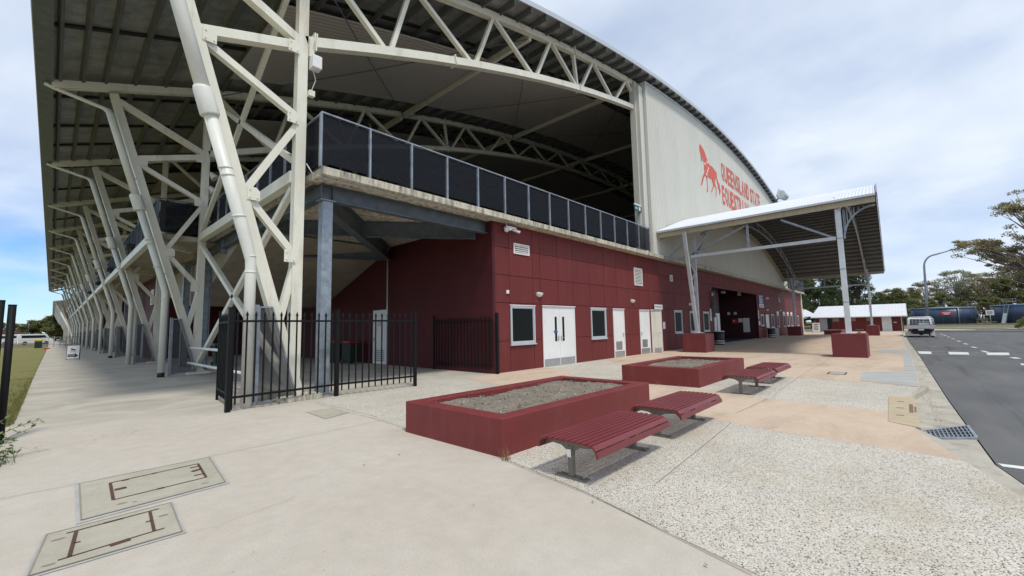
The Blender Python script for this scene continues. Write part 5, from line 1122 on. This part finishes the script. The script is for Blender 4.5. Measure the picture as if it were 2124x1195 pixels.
t = thing('light_mast', (-4.9,200,0), 'thin distant floodlight mast above the left trees', 'light mast'); MB().tube([(-5.0,200,0),(-5.0,200,6.4)], [.10,.07], 6).build('mast', galvd, t); MB().box(-5.5,-4.5,199.8,200,6.3,6.6).build('lamp', galvd, t)
t = thing('light_mast', (-6.6,150,0), 'slim grey pole standing right of the black posts', 'light mast'); MB().tube([(-6.0,110,0),(-6.0,110,5.4)], .06, 6).build('mast', galv, t)

# ================================================================== TREES
def limb(b, a, c, r0, r1, sag=0, seed=0):
    rr = random.Random(seed); pts = []
    for i in range(6):
        f = i/5; p = Vector(a).lerp(Vector(c), f); p += Vector((rr.uniform(-1,1), rr.uniform(-1,1), rr.uniform(-.5,.5)))*(.04*(Vector(c)-Vector(a)).length)*(1 if 0 < i < 5 else 0); p.z += sag*math.sin(math.pi*f); pts.append(p)
    b.tube(pts, [r0+(r1-r0)*i/5 for i in range(6)], 7); return pts
def make_tree(h, spread, nclump, nleaf, leaf, lm, bm, seed, trunk_r=.25, base=.35, shape='gum', label='x', cat='tree', group=None, name='gum_tree', lean_=(0,0), clumps=None, crad=None):
    rr = random.Random(seed); t = thing(name, (0,0,0), label, cat, group, local=True)
    tb = MB(); fork = h*base
    top = Vector((lean_[0]*h*.3, lean_[1]*h*.3, h*.78)); limb(tb, (0,0,-.3), top, trunk_r, trunk_r*.3, seed=seed)
    cs = []
    if clumps: cs = [Vector(c) for c in clumps]
    else:
        for i in range(nclump):
            f = rr.random()
            if shape == 'gum': z = fork+(h-fork)*(f**.75); rad = spread*math.sin(math.pi*min(1, .18+.72*(z-fork)/(h-fork)))**.8
            elif shape == 'pine': z = h*(.12+.86*f); rad = spread*(1-.72*f)
            else: z = h*(.1+.85*f); rad = spread*math.sqrt(max(.05, 1-(2*(f-.42))**2))
            a = rr.uniform(0, 6.283); q = rad*math.sqrt(rr.uniform(.15,1)); cs.append(Vector((q*math.cos(a)+lean_[0]*z*.3, q*math.sin(a)+lean_[1]*z*.3, z)))
    for i, c in enumerate(cs):
        if shape == 'bush' and i % 3: continue
        f = max(.25, min(.95, (c.z-h*.15)/(h)*.9)); st_ = Vector((0,0,0)).lerp(top, f); limb(tb, st_, c, trunk_r*.32, .02, seed=seed*100+i)
    tb.build('trunk', bm, t)
    lb = MB(); vs = lb.v; fs = lb.f
    for c in cs:
        cr_ = (crad or (h*.078 if shape != 'pine' else h*.09))*rr.uniform(.6,1.3); flat = .5 if shape == 'gum' else .75
        for k in range(nleaf):
            d = Vector((rr.gauss(0,1), rr.gauss(0,1), rr.gauss(0,1))).normalized()*cr_*(rr.random()**.42); d.z *= flat
            p = c+d; s_ = leaf*rr.uniform(.5,1.25); u = Vector((rr.gauss(0,1), rr.gauss(0,1), rr.gauss(0,1))).normalized(); v = u.cross(Vector((rr.gauss(0,1), rr.gauss(0,1), rr.gauss(0,1)))).normalized()
            u *= s_; v *= s_*.42; o = len(vs); vs += [tuple(p-u), tuple(p+v), tuple(p+u), tuple(p-v)]; fs.append((o,o+1,o+2,o+3)); lb.sm.append(False)
    lb.build('crown', lm, t); return t
GR = 'eucalypts behind the tanks'; GD = 'dark trees behind the shed'; GL = 'trees far off to the left'; GU = 'understorey bushes behind the tanks'
# the big gum at the right edge: trunk outside the frame, boughs reaching in
random.seed(21)
def cl(xs_, ys_, zs_, n, sd):
    rr = random.Random(sd); return [(rr.uniform(*xs_), rr.uniform(*ys_), rr.uniform(*zs_)) for _ in range(n)]
big = cl((-3,3),(-1,6.0),(8.0,11.0),80,1)+cl((-2,2),(4.0,8.0),(9.4,11.0),26,2)+cl((-2.5,2.5),(-2.5,3.3),(12.0,16.5),54,3)+cl((-2,2),(1.2,4.6),(13.8,15.2),22,4)+cl((-3,3),(-3,5.5),(6.2,8.4),34,6)
T1 = make_tree(16.5, 7, 0, 100, .125, gum, bark, 1, .38, clumps=big, crad=.62, label='large spreading eucalypt reaching in from the right edge, nearest of the trees', name='gum_tree'); T1.location = (75,-13.4,-.1)
gA = make_tree(13.5, 4.6, 80, 100, .17, gumg, bark, 2, .26, .42, label='tall pale trunked eucalypt above the gap between the two tanks', group=GR); gA.location = (160,-10.6,.3)
gB = make_tree(11.5, 4.4, 74, 105, .18, gum, bark, 3, .24, .34, label='x', group=GR); gB.location = (165,-5.0,.3); gB['label'] = 'open crowned eucalypt behind the street lamp'
gC = make_tree(9.5, 3.8, 70, 150, .18, bushl, barkd, 4, .22, .2, 'round', label='olive round crowned tree just right of the shed roof', group=GR); gC.location = (150,.6,.2)
pA = make_tree(12.0, 4.3, 60, 260, .17, pinel, barkd, 5, .28, .1, 'pine', label='dark dense conifer under the far corner of the canopy', cat='conifer', name='conifer_tree', group=GD); pA.location = (112,6.6,-.1)
pB = make_tree(10.5, 4.6, 56, 260, .17, pinel, barkd, 6, .28, .1, 'round', label='dark broad tree behind the left end of the shed', name='broadleaf_tree', group=GD); pB.location = (104,13.8,-.1)
uA = make_tree(5.2, 3.6, 26, 260, .17, bushl, barkd, 7, .12, .05, 'bush', label='low bush behind the left tank', cat='bush', name='bush', group=GU); uA.location = (142,-2,.3)
k_ = 0
for (o, x, y, s_, rz, lb) in [
    (gC,155,-2.6,.92,2.0,'olive tree between the shed roof and the street lamp'), (gB,172,2.4,.92,1.1,'thin topped eucalypt above the shed roof end'), (gB,176,-1.4,.86,4.0,'small crowned eucalypt just left of the street lamp'),
    (gA,170,-15.8,.98,2.2,'grey green eucalypt behind the small white sign'), (gB,158,-15.4,.98,3.3,'eucalypt just right of the tall pale trunked one'), (gC,150,-17.8,1.15,.5,'thick olive tree behind the left edge of the right tank'),
    (gB,155,-21.5,1.25,5.1,'tall eucalypt behind the middle of the right tank'), (gC,148,-22.5,1.45,1.7,'broad dense olive tree behind the right tank near the picture edge'), (gC,146,-27.5,1.5,2.9,'broad olive tree cut by the right picture edge'), (gA,165,-27,1.2,4.4,'tall eucalypt at the far right edge'),
    (gC,160,-11.8,.95,4.1,'olive tree filling the gap between the tanks'), (gC,152,-7.2,.86,5.5,'olive tree behind the right half of the left tank'),
    (pB,118,1.6,.62,2.0,'lower dark tree right of the conifer above the shed roof'), (pA,108,10.6,1.0,3.0,'dark conifer behind the middle of the shed roof'), (pB,100,16.2,1.15,4.0,'dark broad tree seen past the end of the facade'), (pB,125,10.2,1.05,1.0,'dark broad tree between the two conifers'), (gC,128,3.6,.82,.3,'mid green tree behind the right part of the shed roof')]:
    dup(o, (x,y,.1), lb, rz, scale=(s_,s_,s_), group=GD if o in (pA, pB) or x < 130 else GR)
for i, (x, y, s_) in enumerate([(140,2.5,1.0),(146,-5.2,1.2),(145,-9.4,1.1),(139,-12.4,1.05),(146,-13.6,1.35),(143,-16.8,1.2),(140,-20.4,1.35),(142,-24.6,1.4),(150,-3.6,1.2),(136,5.0,.8)]):
    dup(uA, (x,y,.2), ['low bush behind the shed roof end','low bush behind the left part of the left tank','low bush behind the left tank ladder','dark bush in the gap between the tanks','taller bush in the gap beside the right tank','bush behind the left edge of the right tank','bush behind the middle of the right tank','bush behind the right end of the right tank','bush behind the street lamp foot','small bush behind the middle of the shed roof'][i], i*1.3, scale=(s_,s_,s_))
lA = make_tree(8.0, 4.0, 60, 200, .26, bushl, barkd, 9, .22, .05, 'round', label='leafy tree against the far arena at the end of the walkway', name='broadleaf_tree', group=GL, crad=1.0); lA.location = (-.6,205,0)
for x, y, s_, lb in ((-4.5,215,.85,'round far tree left of the leafy one'), (-8.6,225,.75,'far tree behind the thin mast'), (-13.5,200,1.0,'round far tree beside the reddish roof'), (-19,215,1.0,'far tree just right of the black posts'), (-26,210,1.2,'far tree hidden mostly by the black posts'), (-33,230,1.2,'farthest left tree beyond the posts'), (.8,188,.62,'small far tree nearest the far arena')): dup(lA, (x,y,0), lb, x, scale=(s_,s_,s_))
# thin sapling beside the posts, and the weed at the foot of the post
sap = make_tree(2.75, .5, 16, 12, .05, gum, barkd, 12, .02, .4, 'gum', label='thin sapling with a few leaves behind the black posts at the left', name='sapling', crad=.16); sap.location = (-1.35,17.0,0)
def weed():
    rr = random.Random(4); t = thing('weed_clump', (-.55,8.9,0), 'green weed clump with one long leafy stem at the left edge', 'weed')
    b = MB(); s_ = MB()
    for i in range(420):
        a = rr.uniform(0, 6.283); r_ = rr.random()**.6*.42; c = Vector((-.62+r_*math.cos(a), 8.75+r_*math.sin(a)*.9, rr.uniform(.02,.42)*(1-r_*.9)))
        u = Vector((rr.gauss(0,1), rr.gauss(0,1), rr.gauss(0,.5))).normalized()*rr.uniform(.02,.05); v = u.cross(Vector((rr.gauss(0,1), rr.gauss(0,1), rr.gauss(0,1)))).normalized()*.012; b.add([c-u, c+v, c+u, c-v], [(0,1,2,3)])
    for i in range(420):
        a = rr.uniform(0, 6.283); c = Vector((-.66+rr.gauss(0,.14), 8.45+rr.gauss(0,.16), 0)); d = Vector((math.cos(a), math.sin(a), 0)); h = rr.uniform(.12,.34); n = Vector((-d.y,d.x,0))*.004; m_ = c+d*h*.3+Vector((0,0,h*.75)); e = c+d*h*.8+Vector((0,0,h*.55)); b.add([c-n, c+n, m_+n*.8, m_-n*.8, e], [(0,1,2,3),(3,2,4)])
    for (P, n) in (([(-.55,8.75,.22),(-.38,8.78,.34),(-.2,8.80,.42),(-.03,8.82,.46)], 13), ([(-.55,8.7,.15),(-.42,8.72,.22),(-.26,8.74,.31),(-.10,8.76,.38)], 8), ([(-.55,8.9,.2),(-.45,9.0,.42),(-.36,9.05,.50)], 6), ([(-.6,8.8,.1),(-.44,8.6,.16),(-.33,8.45,.05)], 5)):
        s_.tube(P, [.006,.005,.004,.002][:len(P)], 5)
        for k in range(n):
            f = (k+.6)/n*(len(P)-1); i = int(f); q = Vector(P[i]).lerp(Vector(P[min(i+1,len(P)-1)]), f-i); sd_ = 1 if k % 2 else -1; L_ = rr.uniform(.05,.085); d = Vector((.45,sd_*.5,-.45 if sd_ < 0 else .5)).normalized(); w2 = Vector((.3,0,.9)).cross(d).normalized()*L_*.28
            b.add([q, q+d*L_*.5+w2, q+d*L_, q+d*L_*.5-w2], [(0,1,2,3)])
    b.build('leaves', weedl, t); s_.build('stem', barkd, t)
weed()
def tuft(x, y, n, r_, h, label, m=weedl, sd=1):
    rr = random.Random(sd); b = MB()
    for i in range(n):
        a = rr.uniform(0, 6.283); c = Vector((x+rr.gauss(0,r_), y+rr.gauss(0,r_), .0)); hh = h*rr.uniform(.4,1); d = Vector((math.cos(a),math.sin(a),0))*hh*rr.uniform(.1,.8); nn = Vector((-d.y,d.x,0)).normalized()*.004; b.add([c-nn, c+nn, c+d+Vector((0,0,hh))], [(0,1,2)])
    o = b.build('weed_tuft', m, None, origin=(x,y,0)); tag(o, label, 'weed')
dryl = leaf_mat('dry_grass', (.20,.10,.04), (.30,.17,.08), (.35,.26,.13), .1)
tuft(3.78,3.66,26,.04,.20,'dry weed tuft at the near corner of the first planter', dryl, 2); tuft(10.95,4.9,16,.05,.22,'dry weed tuft at the left face of the second planter', dryl, 3); tuft(10.93,4.3,14,.04,.18,'smaller dry weed tuft at the near corner of the second planter', dryl, 4)
tuft(3.62,10.45,40,.06,.14,'small green weed growing at the foot of the fence', weedl, 5)
# low shrub on the far island
uB = make_tree(1.5, 1.6, 22, 160, .09, bushl, barkd, 8, .03, .05, 'bush', label='low green shrub on the far right traffic island', cat='bush', name='bush', crad=.45); uB.location = (90,-12.6,.0)
# litter of dry leaves
b = MB(); rr = random.Random(9)
for i in range(900):
    if i < 420 or i > 700: x = rr.uniform(8.7,40); y = -.3+.004*x-rr.random()**2*.12
    elif i < 500: x = rr.uniform(11.9,14.5); y = -.2+rr.gauss(0,.07)
    elif i < 560: x = rr.uniform(-.1,1.2); y = 9.3+rr.gauss(0,.25)
    else: x = rr.uniform(2.5,20); y = rr.uniform(0,9.5)
    if 3.8 < x < 8 and 3.7 < y < 5.9: continue
    z = -.088 if y < -.16 and x > 8.6 else .013; s_ = rr.uniform(.008,.022); a = rr.uniform(0,6.28); u = Vector((math.cos(a),math.sin(a),.1))*s_; v = Vector((-math.sin(a),math.cos(a),.2))*s_*.45; c = Vector((x,y,z+.004)); b.add([c-u,c+v,c+u,c-v], [(0,1,2,3)])
o = b.build('leaf_litter', dryl, kind='stuff'); tag(o, 'dry leaf litter scattered along the kerb and on the paving', 'leaf litter')
